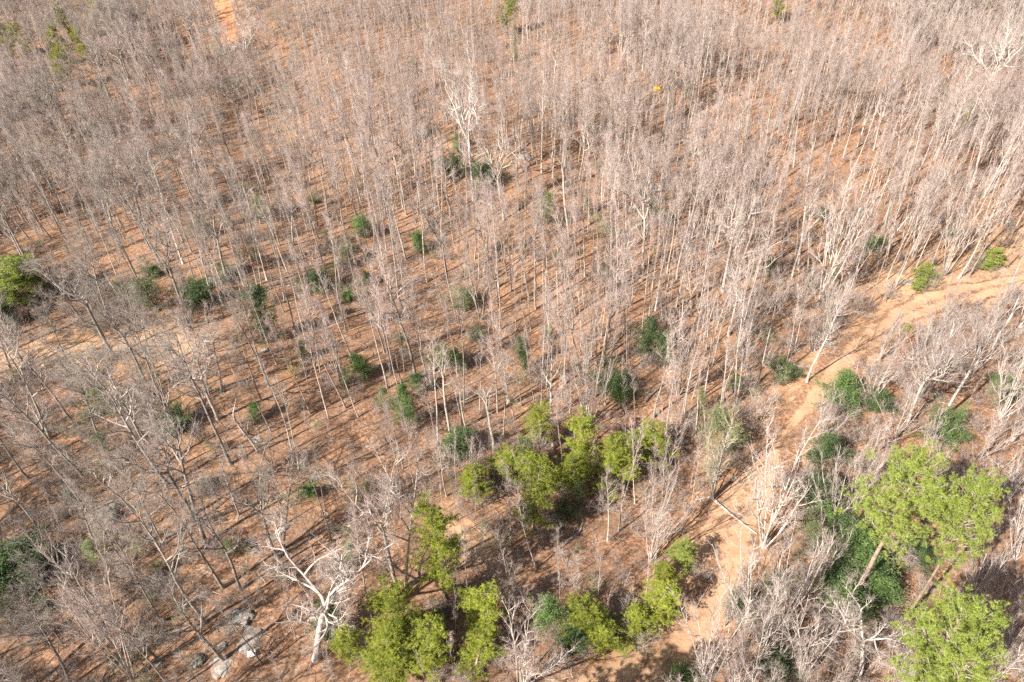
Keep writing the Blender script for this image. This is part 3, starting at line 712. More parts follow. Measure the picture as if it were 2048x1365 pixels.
# smaller evergreens scattered through the understorey
GREENS = []
rgq = np.random.default_rng(21)
for (x0, x1, y0, y1, k_, kinds) in ((180, 720, 400, 700, 16, ('faded', 'bush')), (600, 1350, 430, 760, 14, ('faded', 'holly', 'faded')), (900, 1400, 780, 1120, 8, ('faded', 'bush')), (250, 850, 750, 1180, 10, ('faded', 'bush')),
                                    (0, 260, 60, 300, 7, ('faded',)), (700, 1600, 60, 330, 9, ('faded',)), (1450, 2040, 430, 1000, 12, ('faded', 'holly', 'bush')), (1440, 1640, 1100, 1350, 6, ('faded', 'bush')), (0, 300, 760, 1250, 7, ('faded', 'bush'))):
    for _ in range(int(k_ * .75)):
        qx, qy = rgq.uniform(x0, x1), rgq.uniform(y0, y1); g = ground(qx, qy)
        if min(np.hypot(ROAD[:, 0] - g[0], ROAD[:, 1] - g[1]).min(), np.hypot(TRACK[:, 0] - g[0], TRACK[:, 1] - g[1]).min()) < 4: continue
        kind = kinds[int(rgq.integers(0, len(kinds)))]; hh = {'faded': rgq.uniform(2.2, 5.5), 'bush': rgq.uniform(1.0, 2.0), 'holly': rgq.uniform(2.5, 4.5)}[kind]
        leaf = 'olive' if kind == 'faded' or rgq.uniform() < .5 else ('holly' if rgq.uniform() < .5 else 'holly2')
        nm = {'holly': 'holly_tree', 'bush': 'evergreen_bush', 'faded': 'evergreen_shrub'}[kind]
        o = plant(nm, kind, int(rgq.integers(0, 9)), 'bark_grey', leaf, g, hh, (0, 0), rgq.uniform(.9, 1.3), rgq.uniform(0, 6.28))
        tag(o, None, {'holly': 'holly tree', 'bush': 'bush', 'faded': 'evergreen shrub'}[kind], 'evergreens under the bare trees')
        GREENS.append((o, {'olive': 'olive green', 'holly': 'dark green', 'holly2': 'mid green'}[leaf] + {'holly': ' young holly', 'bush': ' low bush', 'faded': ' thin shrub'}[kind], (qx, qy))); FOOT.append((g[0], g[1], .8))

# ------------------------------------------------------------------ leafless trees traced one by one: kind, base x, y, top x, y, width factor, bark, twig, label, landmark phrase
B_ = ('bark_bright', 'twig_white')
G_, P_, W_, D_ = ('bark_grey', 'twig_grey'), ('bark_pale', 'twig'), ('bark_white', 'twig_white'), ('bark_dark', 'twig_grey')
HERO = [
 ('oak', 398, 126, 356, -20, 1.15, P_, 'wide pale-limbed oak beside the orange trail at the top left', 'wide pale oak by the orange trail'),
 ('pole', 505, 78, 490, -25, 1, G_, None, None), ('pole', 646, 92, 632, -15, 1, P_, None, None),
 ('pole', 728, 112, 720, -20, 1, D_, None, None), ('pole', 757, 135, 743, 25, 1, P_, None, None),
 ('mid', 871, 190, 860, 35, .8, P_, 'tall pale trunk standing clear of brush, upper centre left', 'tall pale upper-centre trunk'),
 ('pole', 888, 130, 879, -15, 1, G_, None, None),
 ('oak', 948, 402, 926, 118, .85, B_, 'very tall white tree with forked limbs, the brightest in upper centre', 'very tall white forked tree'),
 ('oak', 1008, 441, 992, 235, .85, P_, 'gnarled pale oak right of the very tall white forked tree', 'gnarled pale oak in upper centre'),
 ('snag', 1036, 372, 1024, 240, 1, P_, 'broken pale dead tree behind the gnarled pale oak', None),
 ('pole', 974, 185, 966, 80, 1, P_, None, None), ('pole', 1064, 142, 1056, 10, 1.1, W_, None, None),
 ('mid', 1083, 345, 1088, 105, .75, P_, 'tall grey crooked trunk between the gnarled oak and upper right stand', 'tall crooked grey trunk'),
 ('pole', 1128, 191, 1131, 75, 1.1, P_, None, None), ('pole', 1148, 273, 1142, 130, 1.1, W_, None, None),
 ('fan', 1244, 118, 1251, -20, .9, B_, 'glowing white fan-crowned tree at the top edge right of centre', 'glowing white top-edge tree'),
 ('fan', 1172, 270, 1180, 165, .8, P_, None, None), ('pole', 1278, 185, 1284, 90, 1.2, P_, None, None), ('pole', 1197, 178, 1203, 112, 1, P_, None, None),
 ('snag', 1324, 306, 1338, 125, 1.2, G_, 'crooked dark-forked tree with a yellow clump near its top', 'crooked tree with the yellow clump'),
 ('snag', 1138, 475, 1126, 285, .9, P_, 'bare two-pronged dead snag in the middle of the upper woods', 'two-pronged dead snag'),
 ('mid', 1238, 482, 1222, 285, .9, P_, 'pale gnarled tree, left one of the pair above the leaning tree', None),
 ('oak', 1287, 536, 1266, 295, .72, W_, 'pale crooked oak that leans left from its foot, right of centre', 'pale crooked leaning oak'),
 ('oak', 894, 568, 876, 400, .7, D_, 'dark trunked crooked oak in the upper middle of the woods', 'dark crooked oak in the middle'),
 ('pole', 1440, 147, 1470, 25, 1.2, W_, None, None), ('pole', 1724, 138, 1750, 35, 1.1, W_, None, None), ('pole', 1832, 219, 1868, 100, 1.1, P_, None, None),
 ('pole', 1869, 181, 1914, 30, 1.1, W_, None, None),
 ('oak', 1949, 258, 2022, 25, .95, B_, 'big white oak leaning right against the hazy corner, upper right', 'big white oak at upper right'),
 ('snag', 1715, 294, 1742, 195, .9, W_, 'broken white snag amid the dense thin woods, upper right', 'broken white snag'),
 ('pole', 1765, 321, 1786, 222, .9, W_, None, None), ('pole', 1515, 372, 1540, 235, 1.1, W_, None, None), ('pole', 1560, 427, 1590, 285, 1.2, P_, None, None),
 ('mid', 1596, 540, 1632, 278, 1.0, P_, 'large round hazy grey crown on pale twin stems, right of centre', 'large hazy grey crown'),
 ('mid', 1616, 545, 1648, 300, .8, P_, None, None),
 ('mid', 1799, 393, 1842, 275, .9, W_, 'pale tree leaning right with a lopsided crown, right side', None),
 ('fan', 1640, 598, 1722, 345, .85, W_, 'white fan-shaped tree with sweeping limbs beside the large grey crown', 'sweeping white fan-shaped tree'),
 ('fan', 1825, 518, 1900, 325, .7, W_, 'white vase-shaped tree above the road, left one of the right-hand pair', 'left white vase-shaped tree'),
 ('fan', 1888, 553, 1970, 335, .7, W_, 'white vase-shaped tree above the road, right one of the right-hand pair', 'right white vase-shaped tree'),
 ('pole', 1997, 378, 2042, 260, 1.2, W_, None, None), ('pole', 1353, 558, 1404, 315, 1.3, W_, None, None), ('mid', 1407, 488, 1412, 315, .7, P_, None, None),
 ('oak', 1445, 583, 1486, 385, .75, W_, 'twisted white tree with a pale ragged crown, right of centre', 'twisted white ragged tree'),
 ('mid', 1420, 516, 1446, 378, .7, P_, None, None),
 ('fan', 1693, 578, 1722, 425, 1.0, W_, 'white many-stemmed thicket tree left above the road bend', 'white thicket tree at the bend'),
 ('pole', 1447, 803, 1474, 570, 1, W_, None, None), ('pole', 1468, 813, 1502, 520, 1, W_, 'tallest of the white poles grouped above the road', 'tallest white roadside pole'), ('pole', 1474, 803, 1514, 600, 1, W_, None, None),
 ('pole', 1517, 762, 1562, 545, 1.1, W_, None, None), ('pole', 1575, 738, 1612, 590, 1, W_, None, None), ('pole', 1568, 748, 1598, 580, 1, W_, None, None),
 ('mid', 1613, 766, 1668, 580, .8, W_, 'lone clean white tree leaning right at the very edge of the road', 'lone white roadside tree'),
 ('pole', 1380, 760, 1404, 570, 1.2, W_, None, None), ('fan', 1355, 790, 1378, 640, .9, P_, None, None), ('fan', 1480, 700, 1500, 560, .9, P_, None, None),
 ('oak', 1812, 852, 1884, 645, .72, P_, 'large grey round-crowned tree leaning right below the road', 'round grey crown below the road'),
 ('snag', 1885, 842, 1962, 690, 1.1, W_, 'pale broken-topped tree leaning right below the road', 'pale broken-topped tree'),
 ('fan', 1740, 812, 1772, 695, 1.1, W_, 'white fan of branches on the slope below the road', 'white fan below the road'),
 ('snag', 1985, 700, 2040, 590, 1.6, W_, 'tangled bent dead tree near the right edge below the road', 'tangled bent dead tree'),
 ('oak', 290, 764, 212, 545, .6, G_, 'dark leaning trunk crossing the leafy track, left of two', None),
 ('mid', 326, 813, 246, 590, .9, G_, 'tall dark trunk crossing the end of the leafy track', 'tall dark trunk over the track'),
 ('oak', 379, 660, 292, 400, .66, G_, 'tall leaning dark oak with wide tangled crown, upper left', 'tall leaning dark oak'),
 ('oak', 455, 565, 418, 375, .7, P_, 'stout grey tree rising from the rock outcrop', 'stout tree on the outcrop'),
 ('mid', 430, 612, 378, 420, .8, P_, None, None), ('mid', 367, 572, 325, 430, .8, G_, None, None), ('mid', 386, 554, 352, 420, .7, G_, None, None),
 ('mid', 447, 612, 398, 470, .8, P_, None, None), ('mid', 135, 727, 68, 590, .9, G_, None, None), ('mid', 212, 906, 128, 725, .9, G_, None, None),
 ('oak', 407, 790, 306, 650, .62, G_, 'sinuous dark tree curving over the open slope', 'sinuous dark tree'),
 ('mid', 419, 790, 378, 670, .8, P_, None, None), ('mid', 443, 786, 420, 620, .9, G_, None, None), ('mid', 309, 738, 258, 585, .8, G_, None, None),
 ('mid', 294, 881, 212, 720, .9, P_, None, None), ('fan', 683, 773, 634, 600, .8, P_, 'pale clump of stems fanning from one foot, left of centre', 'pale fanning clump left of centre'),
 ('snag', 516, 905, 452, 800, 1.3, W_, 'crooked white stump with dead limbs, left of centre', 'crooked white stump'),
 ('mid', 500, 585, 468, 455, .8, P_, None, None), ('pole', 526, 687, 500, 575, .9, W_, None, None), ('mid', 318, 890, 266, 750, .9, G_, None, None),
 ('mid', 240, 986, 186, 850, .8, G_, None, None),
 ('mid', 410, 1246, 238, 985, 1.0, G_, 'longest leaning dark trunk in the lower left woods', 'longest leaning dark trunk'),
 ('mid', 328, 1091, 266, 935, .9, G_, None, None), ('mid', 447, 1177, 362, 970, .9, G_, None, None), ('mid', 482, 1180, 390, 965, .9, G_, None, None),
 ('mid', 478, 1030, 430, 900, .8, G_, None, None), ('oak', 555, 1116, 470, 920, .65, G_, 'forked dark tree leaning left above the slab rock', 'forked dark tree above the slab'),
 ('mid', 567, 1098, 545, 925, .9, G_, None, None), ('pole', 663, 1084, 610, 880, 1, G_, None, None), ('pole', 649, 1012, 626, 900, 1, G_, None, None),
 ('fan', 265, 1362, 128, 1110, .62, P_, 'pinkish tree with a fan crown on a long leaning trunk, lower left', 'pinkish fan tree at lower left'),
 ('mid', 142, 1372, 50, 1195, 1.0, G_, None, None), ('mid', 318, 1322, 222, 1180, .9, G_, None, None), ('mid', 447, 1320, 318, 1170, 1.0, G_, None, None),
 ('oak', 633, 1318, 588, 1105, 1.1, W_, 'white gnarled oak with twisting limbs above the granite slab', 'white gnarled oak'),
 ('mid', 205, 1112, 128, 970, .9, G_, None, None), ('mid', 120, 1216, 42, 1110, .9, D_, None, None), ('mid', 96, 1228, 62, 1120, .8, G_, None, None),
 ('oak', 800, 1188, 716, 905, .68, P_, 'tall pale tree with a broad fan of limbs, lower centre left', 'tall pale fan-limbed tree'),
 ('mid', 811, 1174, 788, 905, .8, P_, 'tall slim pale tree just right of the fan-limbed tree', None),
 ('mid', 893, 992, 868, 870, .8, P_, None, None), ('pole', 745, 1242, 676, 1020, 1, P_, None, None), ('snag', 900, 868, 886, 700, .9, P_, 'dead pale tree with dark arms standing in the centre left', 'dead pale tree with dark arms'),
 ('pole', 880, 905, 848, 680, 1.3, W_, None, None), ('snag', 990, 905, 960, 765, 1.4, P_, 'bent tree with one long arm reaching left, in the centre', 'bent tree with one long arm'),
 ('mid', 1008, 880, 990, 700, .7, P_, None, None), ('mid', 1106, 900, 1092, 640, .8, P_, None, None), ('fan', 1176, 860, 1168, 690, .8, P_, None, None), ('fan', 1170, 770, 1160, 600, .85, P_, None, None),
 ('mid', 1215, 1082, 1226, 950, .7, P_, None, None), ('fan', 1300, 1118, 1342, 945, .7, P_, 'pinkish white fan-shaped tree right of the central pines', 'pinkish fan tree by the pines'),
 ('fan', 1042, 1372, 1046, 1238, 1.15, P_, 'wide hazy pinkish tree on thin stems at the bottom edge', 'wide hazy pinkish bottom tree'),
 ('pole', 1022, 1092, 1006, 925, 1, P_, None, None), ('fan', 962, 640, 950, 440, .7, P_, 'pale twin-trunked tree in the centre of the woods', 'pale twin-trunked tree'),
 ('pole', 1062, 660, 1040, 480, 1.1, P_, None, None), ('pole', 1000, 660, 990, 440, 1.1, P_, None, None), ('pole', 1412, 700, 1424, 520, 1.1, P_, None, None),
 ('fan', 1526, 1096, 1570, 880, 1.05, W_, 'largest white many-stemmed tree, standing beside the curving road', 'largest white many-stemmed tree'),
 ('fan', 1425, 1000, 1445, 830, .95, ('bark_pale', 'twig_moss'), 'mossy olive-toned tree above the logs at the road curve', 'mossy tree at the road curve'),
 ('fan', 1495, 1256, 1506, 1085, .9, W_, 'white fan-shaped tree above the small dark evergreen right of the road', None),
 ('fan', 1406, 1362, 1424, 1190, .75, W_, 'white upright clump at the road edge near the bottom', None),
 ('fan', 1500, 1360, 1545, 1180, .8, W_, None, None), ('fan', 1567, 1252, 1612, 1070, .9, W_, None, None), ('fan', 1662, 1052, 1692, 900, .9, W_, None, None),
 ('fan', 1707, 1020, 1752, 880, .8, W_, None, None), ('fan', 1738, 1088, 1745, 1020, 1, W_, None, None), ('fan', 1600, 1364, 1625, 1215, .8, W_, None, None),
 ('oak', 1716, 1358, 1752, 1215, 1.0, W_, 'snow-white spreading tree left of the lowest large pine', 'snow-white spreading tree'),
 ('fan', 2010, 1010, 2050, 890, .9, W_, None, None), ('fan', 1990, 1370, 2040, 1240, .9, W_, None, None), ('fan', 2030, 1120, 2080, 960, .9, W_, None, None),
 ('fan', 1880, 760, 1930, 640, .9, P_, None, None), ('fan', 1640, 1170, 1668, 1060, .9, P_, None, None), ('fan', 1560, 1330, 1590, 1170, .9, W_, None, None),
]
TREES = []   # every leafless tree: dict(kind, var, bark, twig, base, h, lean, w, rz, label, px..)
rgH = np.random.default_rng(3)
for n_, (kind, bx, by, tx, ty, w, mt, label, phrase) in enumerate(HERO):
    b, h, lean = stem_from(bx, by, tx, ty)
    h = min(max(h, 3.5), 34)
    TREES.append(dict(kind=kind, var=int(rgH.integers(0, 99)), bark=mt[0], twig=mt[1], base=b, h=h, lean=lean, w=w * max(.8, min(1.3, 19 / h)) if kind in ('oak', 'mid') else w, rz=rgH.uniform(0, 6.28), label=label, hero=True))
    if label and label.startswith('white gnarled'): TREES[-1]['var'] += 2
    FOOT.append((b[0], b[1], .9))
    if phrase: LAND.append((bx + (tx - bx) * .25, by + (ty - by) * .25, phrase))
LAND += [(1660, 750, 'middle of the road'), (1790, 625, 'road bend'), (1440, 1120, 'road curve'), (180, 705, 'leafy track'), (455, 45, 'orange trail'),
         (215, 1030, 'big dark boulder'), (485, 1290, 'granite slab'), (440, 535, 'rock outcrop'), (860, 290, 'bare orange mound'), (930, 1060, 'washed-out path')]

# ------------------------------------------------------------------ the rest of the woods, scattered by how thickly the trees stand
rg = np.random.default_rng(11)
def scatter(n_try, rmin_of, margin=35):
    """dart throwing over the view's footprint with a spacing that depends on the place; returns points"""
    cell = 1.0; grid = {}
    pts = []
    for x, y, r in FOOT: grid.setdefault((int(x // cell), int(y // cell)), []).append((x, y, r))
    u = rg.uniform(0, 1, (n_try, 3))
    ys = 16 + (300 - 16) * u[:, 0] ** .62
    ys = np.where(u[:, 2] < .05, rg.uniform(0, 30, n_try), ys)
    half = ys * .86 + 52 + margin
    xs = (u[:, 1] * 2 - 1) * half
    px, py, dep = project(xs, ys, hgt(xs, ys))
    dr = np.full(n_try, 1e9)
    for q in ROAD[::2]: dr = np.minimum(dr, np.hypot(xs - q[0], ys - q[1]))
    dt = np.full(n_try, 1e9)
    for q in np.concatenate((TRACK[::2], TRAIL)): dt = np.minimum(dt, np.hypot(xs - q[0], ys - q[1]))
    for x, y, a, b, d1, d2 in zip(xs, ys, px, py, dr, dt):
        r = rmin_of(a, b, d1, d2, x, y)
        if r is None: continue
        k = int(math.ceil(r)); i, j = int(x // cell), int(y // cell); ok = True
        for ii in range(i - k, i + k + 1):
            for jj in range(j - k, j + k + 1):
                for (qx, qy, qr) in grid.get((ii, jj), ()):
                    if (x - qx) ** 2 + (y - qy) ** 2 < (max(r, qr)) ** 2: ok = False; break
                if not ok: break
            if not ok: break
        if ok:
            grid.setdefault((i, j), []).append((x, y, min(r, .9) if r > .9 else r)); pts.append((x, y, a, b))
    return pts

def clump(x, y): return math.sin(x * .11 + 1.3 * math.sin(y * .07)) * math.sin(y * .093 + 1.1 * math.sin(x * .05))

def tree_space(a, b, d1, d2, x, y):
    if d1 < 3.2 + rg.uniform() or d2 < 2.4: return None
    c = clump(x, y)
    if 760 < a < 1060 and 250 < b < 380 and rg.uniform() < .6: return None
    if b < 300: return 1.6 + .6 * (c < -.2) + 1.3 * (c < -.6)
    if b < 480: return 1.8 + (.7 if c < 0 else 0) + 1.2 * (c < -.6)
    if a > 1500 and b > 600: return 2.9
    if a < 480: return 3.1
    if b < 850: return 1.85 + (.8 if c < 0 else 0)
    if a < 850: return 2.8
    return 1.75
EGB = [(e[2], e[3], e[4], e[5]) for e in EG] + [(t_[0], t_[1] , 26, 34) for t_ in [(455, 30), (462, 70), (30, 728), (60, 720), (110, 712), (150, 707), (200, 703), (250, 695), (300, 690), (18, 568), (57, 560), (12, 600), (1240, 60), (945, 250), (1000, 300), (505, 60), (375, 60), (2000, 120), (1730, 90)]]
pts = [q for q in scatter(150000, tree_space) if not any(abs(q[2] - (1113 - q[2]) / (2400 - q[3]) * (q[3] - e[1]) - e[0]) < e[2] * .5 and e[1] + e[3] * .4 < q[3] < e[1] + e[3] / 2 + (75 + q[3] * .13) and rg.uniform() < (.6 if e[1] < 800 else .25) for e in EGB)]
for x, y, a, b in pts:
    u = rg.uniform()
    right = a > 1250 + (b - 300) * .15
    if b < 480:
        kind = 'pole' if u < .66 else ('sapling' if u < .86 else 'mid')
        if clump(x * .6 + 9, y * .6) > .45 and u < .4: kind = 'mid'
        if a > 1780 and b < 150 and u < .45: kind = 'fan'
        w_ = 1.0
        if a < 500: kind = 'oak' if u < .05 else 'pole' if u < .5 else ('mid' if u < .85 else 'sapling')
        f_ = (.70 + .3 * min(1, max(0, (b - 100) / 300))) * (1 + .15 * clump(x * .5 + 3, y * .5 - 8)); h = f_ * {'fan': rg.normal(15, 2.0), 'pole': rg.normal(14, 2.6), 'sapling': rg.normal(9.0, 1.8), 'mid': rg.normal(14.5, 2.6), 'oak': rg.normal(16, 2.5)}[kind]
    elif a > 1480 and b > 620:
        kind = 'fan' if u < .5 else ('sapling' if u < .8 else 'shrub'); h = {'fan': rg.normal(8, 1.8), 'sapling': rg.normal(7.5, 1.5), 'shrub': rg.normal(4.2, .8)}[kind]
    elif a < 480:
        kind = 'mid' if u < .42 else ('sapling' if u < .75 else ('pole' if u < .92 else 'oak')); h = {'mid': rg.normal(16, 2.5), 'pole': rg.normal(14, 2), 'sapling': rg.normal(7.5, 1.7), 'oak': rg.normal(15, 2)}[kind]
    elif b < 850:
        kind = 'pole' if u < .62 else ('sapling' if u < .9 else 'mid'); h = {'pole': rg.normal(15.5, 2.5), 'sapling': rg.normal(8.5, 1.8), 'mid': rg.normal(15, 2)}[kind]
    else:
        kind = 'sapling' if u < .6 else ('pole' if u < .85 else 'fan'); h = {'pole': rg.normal(12.5, 2.2), 'sapling': rg.normal(7.5, 1.6), 'fan': rg.normal(6.5, 1.3)}[kind]
    v = rg.uniform()
    if kind == 'shrub' or (right and v < .42): mt = ('bark_white', 'twig') if v < .12 else ('bark_pale', 'twig')
    else: mt = ('bark_pale', 'twig') if v < (.62 if a > 560 else .3) else ('bark_grey', 'twig')
    if right and b > 600: mt = ('bark_white', 'twig_white') if v < .4 else ('bark_pale', 'twig')
    if a > 1780 and b < 150 and rg.uniform() < .6: mt = ('bark_white', 'twig_white')
    if a < 620 and (b > 380 or rg.uniform() < .5) and rg.uniform() < .75: mt = (mt[0], 'twig_grey')
    z = float(hgt(x, y)); h = max(h, 3)
    TREES.append(dict(kind=kind, var=int(rg.integers(0, 99)), bark=mt[0], twig=mt[1], base=np.array((x, y, z)), h=h, lean=(rg.normal(0, .06) * h, rg.normal(0, .06) * h), w=rg.uniform(.75, 1.25), rz=rg.uniform(0, 6.28), label=None, hero=False))

# rank by the size they show in the photo
for t in TREES:
    b = t['base']; p = project(b[0], b[1], b[2]); q = project(b[0] + t['lean'][0], b[1] + t['lean'][1], b[2] + t['h'])
    t['pb'] = (float(p[0]), float(p[1])); t['pt'] = (float(q[0]), float(q[1]))
    mx, my = (p[0] + q[0]) / 2, (p[1] + q[1]) / 2
    t['in'] = (0 < mx < W0 and 0 < my < H0)
    t['size'] = math.hypot(p[0] - q[0], p[1] - q[1]) * (1e3 if t['hero'] else 1)
NAME = {'pole': 'pole_tree', 'sapling': 'sapling', 'mid': 'bare_tree', 'oak': 'bare_tree', 'fan': 'multi_stemmed_tree', 'snag': 'dead_tree', 'shrub': 'bare_shrub'}
CAT = {'pole': 'slender tree', 'sapling': 'sapling', 'mid': 'bare tree', 'oak': 'bare tree', 'fan': 'multi-stemmed tree', 'snag': 'dead tree', 'shrub': 'shrub'}
GROUP = {'pole': 'slender bare trees of the woods', 'sapling': 'bare saplings of the woods', 'mid': 'full-grown bare trees of the woods', 'oak': 'full-grown bare trees of the woods', 'fan': 'multi-stemmed bare trees', 'snag': 'dead trees and snags', 'shrub': 'bare shrubs'}
CAP = {'pole_tree': 300, 'sapling': 200, 'bare_tree': 260, 'multi_stemmed_tree': 200, 'dead_tree': 50, 'bare_shrub': 80}
chosen, rest = [], []
cnt = {}
for t in sorted(TREES, key=lambda t: -t['size']):
    n_ = NAME[t['kind']]
    if t['hero'] or (t['in'] and cnt.get(n_, 0) < CAP[n_] and t['size'] > 34):
        cnt[n_] = cnt.get(n_, 0) + 1; chosen.append(t)
    else: rest.append(t)

ORD = ['nearest', 'second', 'third', 'fourth', 'fifth', 'sixth', 'seventh', 'eighth', 'ninth', 'tenth', 'eleventh', 'twelfth', 'thirteenth', 'fourteenth', 'fifteenth', 'sixteenth', 'seventeenth', 'eighteenth', 'nineteenth', 'twentieth']
ORD += ['twenty-' + w for w in ('first', 'second', 'third', 'fourth', 'fifth', 'sixth', 'seventh', 'eighth', 'ninth')] + ['thirtieth'] + ['thirty-' + w for w in ('first', 'second', 'third', 'fourth', 'fifth', 'sixth', 'seventh', 'eighth', 'ninth')]
NOUN = {'pole': 'slender pole tree', 'sapling': 'thin sapling', 'mid': 'bare tree', 'oak': 'gnarled bare tree', 'fan': 'many-stemmed tree', 'snag': 'dead snag', 'shrub': 'leafless shrub'}
TONE = {'bark_grey': 'grey', 'bark_pale': 'pale', 'bark_white': 'white', 'bark_dark': 'dark', 'bark_bright': 'white'}
buckets = {}
for t in chosen:
    if t['label']: continue
    x, y = t['pb']; best = min(LAND, key=lambda l: math.hypot(x - l[0], y - l[1]))
    dx, dy = x - best[0], y - best[1]
    side = ('right of' if dx > 0 else 'left of') if abs(dx) > abs(dy) else ('below' if dy > 0 else 'above')
    key = (TONE[t['bark']] + ' ' + NOUN[t['kind']], side, best[2]); buckets.setdefault(key, []).append((math.hypot(dx, dy), t))
for o, noun, (x, y) in GREENS:
    best = min(LAND, key=lambda l: math.hypot(x - l[0], y - l[1])); dx, dy = x - best[0], y - best[1]
    side = ('right of' if dx > 0 else 'left of') if abs(dx) > abs(dy) else ('below' if dy > 0 else 'above')
    buckets.setdefault((noun, side, best[2]), []).append((math.hypot(dx, dy), o))
for (noun, side, phrase), L in buckets.items():
    L.sort(key=lambda q: q[0])
    for k, (_, t) in enumerate(L):
        t['label'] = (f'{noun} {side} the {phrase}' if len(L) == 1 else f'{noun} {side} the {phrase}, {ORD[min(k, len(ORD) - 1)]}' + (' to it' if k == 0 else ''))
for t in chosen:
    k = t['kind']
    o = plant(NAME[k], k, t['var'], t['bark'], t['twig'], t['base'], t['h'], t['lean'], t['w'], t['rz'])
    tag(o, t['label'], CAT[k], GROUP[k])
print('INFO individuals', cnt, 'rest', len(rest))

# ------------------------------------------------------------------ stuff: instanced far woods and undergrowth
def joined_mesh(kind, var, bark, twig):
    tr, cr, h = make_bare(kind, 10 + var * 13 + len(kind) * 3)
    a = Acc(); 
    for s, off in ((tr, 0),):
        a.V += s.V; a.Q += s.Q; a.T += s.T; a.mq += s.mq; a.mt += s.mt; a.n += s.n
    a.V += cr.V; a.Q += [q + tr.n for q in cr.Q]; a.T += [q + tr.n for q in cr.T]; a.mq += cr.mq; a.mt += cr.mt; a.n += cr.n
    return a.mesh('woodland_' + kind, (bark, twig)), h

def instancer(name, label, cat, items, variants):
    """one stuff object: points that carry copies of the variant meshes. items: (variant index, x, y, z, rot vector, scale vector)"""
    me = bpy.data.meshes.new(name); me.from_pydata([it[1:4] for it in items], [], [])
    me.attributes.new('pick', 'INT', 'POINT').data.foreach_set('value', np.array([it[0] for it in items], np.int32))
    me.attributes.new('turn', 'FLOAT_VECTOR', 'POINT').data.foreach_set('vector', np.array([it[4] for it in items], np.float32).ravel())
    me.attributes.new('size', 'FLOAT_VECTOR', 'POINT').data.foreach_set('vector', np.array([it[5] for it in items], np.float32).ravel())
    o = link(name, me); tag(o, label, cat, None, 'stuff')
    ng = bpy.data.node_groups.new(name, 'GeometryNodeTree')
    ng.interface.new_socket('Geometry', in_out='INPUT', socket_type='NodeSocketGeometry'); ng.interface.new_socket('Geometry', in_out='OUTPUT', socket_type='NodeSocketGeometry')
    gi = ng.nodes.new('NodeGroupInput'); go = ng.nodes.new('NodeGroupOutput'); jn = ng.nodes.new('GeometryNodeJoinGeometry')
    def attr(nm, ty):
        a = ng.nodes.new('GeometryNodeInputNamedAttribute'); a.data_type = ty; a.inputs['Name'].default_value = nm; return a.outputs['Attribute']
    pk, tn, sz = attr('pick', 'INT'), attr('turn', 'FLOAT_VECTOR'), attr('size', 'FLOAT_VECTOR')
    for k, vm in enumerate(variants):
        src = bpy.data.objects.new('woodland_source', vm)
        oi = ng.nodes.new('GeometryNodeObjectInfo'); oi.inputs['Object'].default_value = src; oi.inputs['As Instance'].default_value = True
        cp = ng.nodes.new('FunctionNodeCompare'); cp.data_type = 'INT'; cp.operation = 'EQUAL'
        ng.links.new(pk, cp.inputs[2]); cp.inputs[3].default_value = k
        ip = ng.nodes.new('GeometryNodeInstanceOnPoints')
        ng.links.new(gi.outputs[0], ip.inputs['Points']); ng.links.new(cp.outputs[0], ip.inputs['Selection'])
        ng.links.new(oi.outputs['Geometry'], ip.inputs['Instance'])
        er = ng.nodes.new('FunctionNodeEulerToRotation'); ng.links.new(tn, er.inputs[0]); ng.links.new(er.outputs[0], ip.inputs['Rotation'])
        ng.links.new(sz, ip.inputs['Scale']); ng.links.new(ip.outputs[0], jn.inputs[0])
    ng.links.new(jn.outputs[0], go.inputs[0])
    md = o.modifiers.new('scatter', 'NODES'); md.node_group = ng
    return o

vkey, vmesh, items = {}, [], []
for t in rest:
    k = (t['kind'], t['var'] % min(NVAR[t['kind']], 5), t['bark'], t['twig'])
    if k not in vkey:
        me, h = joined_mesh(*k); vkey[k] = (len(vmesh), h); vmesh.append(me)
    idx, h = vkey[k]; s = t['h'] / h; b = t['base']
    items.append((idx, b[0], b[1], b[2] - .08, (-t['lean'][1] / t['h'], t['lean'][0] / t['h'], t['rz']), (s * t['w'], s * t['w'], s)))
instancer('far_woods', 'hazy mass of thin leafless trees filling the farther slopes', 'woods', items, vmesh)

# undergrowth: waist-high leafless brush, thick in some places
def brush_space(a, b, d1, d2, x, y):
    if d1 < 2.8 + rg.uniform() * 1.5 or d2 < 2.0: return None
    c = clump(x + 40, y - 20)
    if 880 < a < 1480 and b > 850: return 1.9
    if a > 1480 and b > 600: return 1.7 if c > -.2 else 3.0
    if a < 300 and b > 560: return 1.05 if c > -.5 else 2.0
    if b < 480: return 2.6 if c > 0 else 4.5
    return 2.4 if c > .25 else 5.0
FOOT2 = FOOT; FOOT = []
bp = scatter(60000, brush_space, 15)
bk, bm = {}, []
for var in range(4):
    for mt in (('bark_grey', 'twig'), ('bark_grey', 'twig_grey'), ('bark_pale', 'twig_white'), ('bark_grey', 'twig_moss')):
        me, h = joined_mesh('shrub', var, *mt); bk[(var, mt[1])] = (len(bm), h); bm.append(me)
bi = []
for x, y, a, b in bp:
    tw = 'twig_white' if (a > 1400 and rg.uniform() < .5) else ('twig_moss' if rg.uniform() < .08 else ('twig_grey' if a < 620 else 'twig'))
    idx, h = bk[(int(rg.integers(0, 4)), tw)]
    hh = rg.uniform(1.0, 2.6) * (1.3 if (a > 1480 and b > 600) or (a < 300 and b > 560) else 1); s = hh / h
    bi.append((idx, x, y, float(hgt(x, y)) - .05, (rg.normal(0, .15), rg.normal(0, .15), rg.uniform(0, 6.28)), (s * 1.15, s * 1.15, s)))
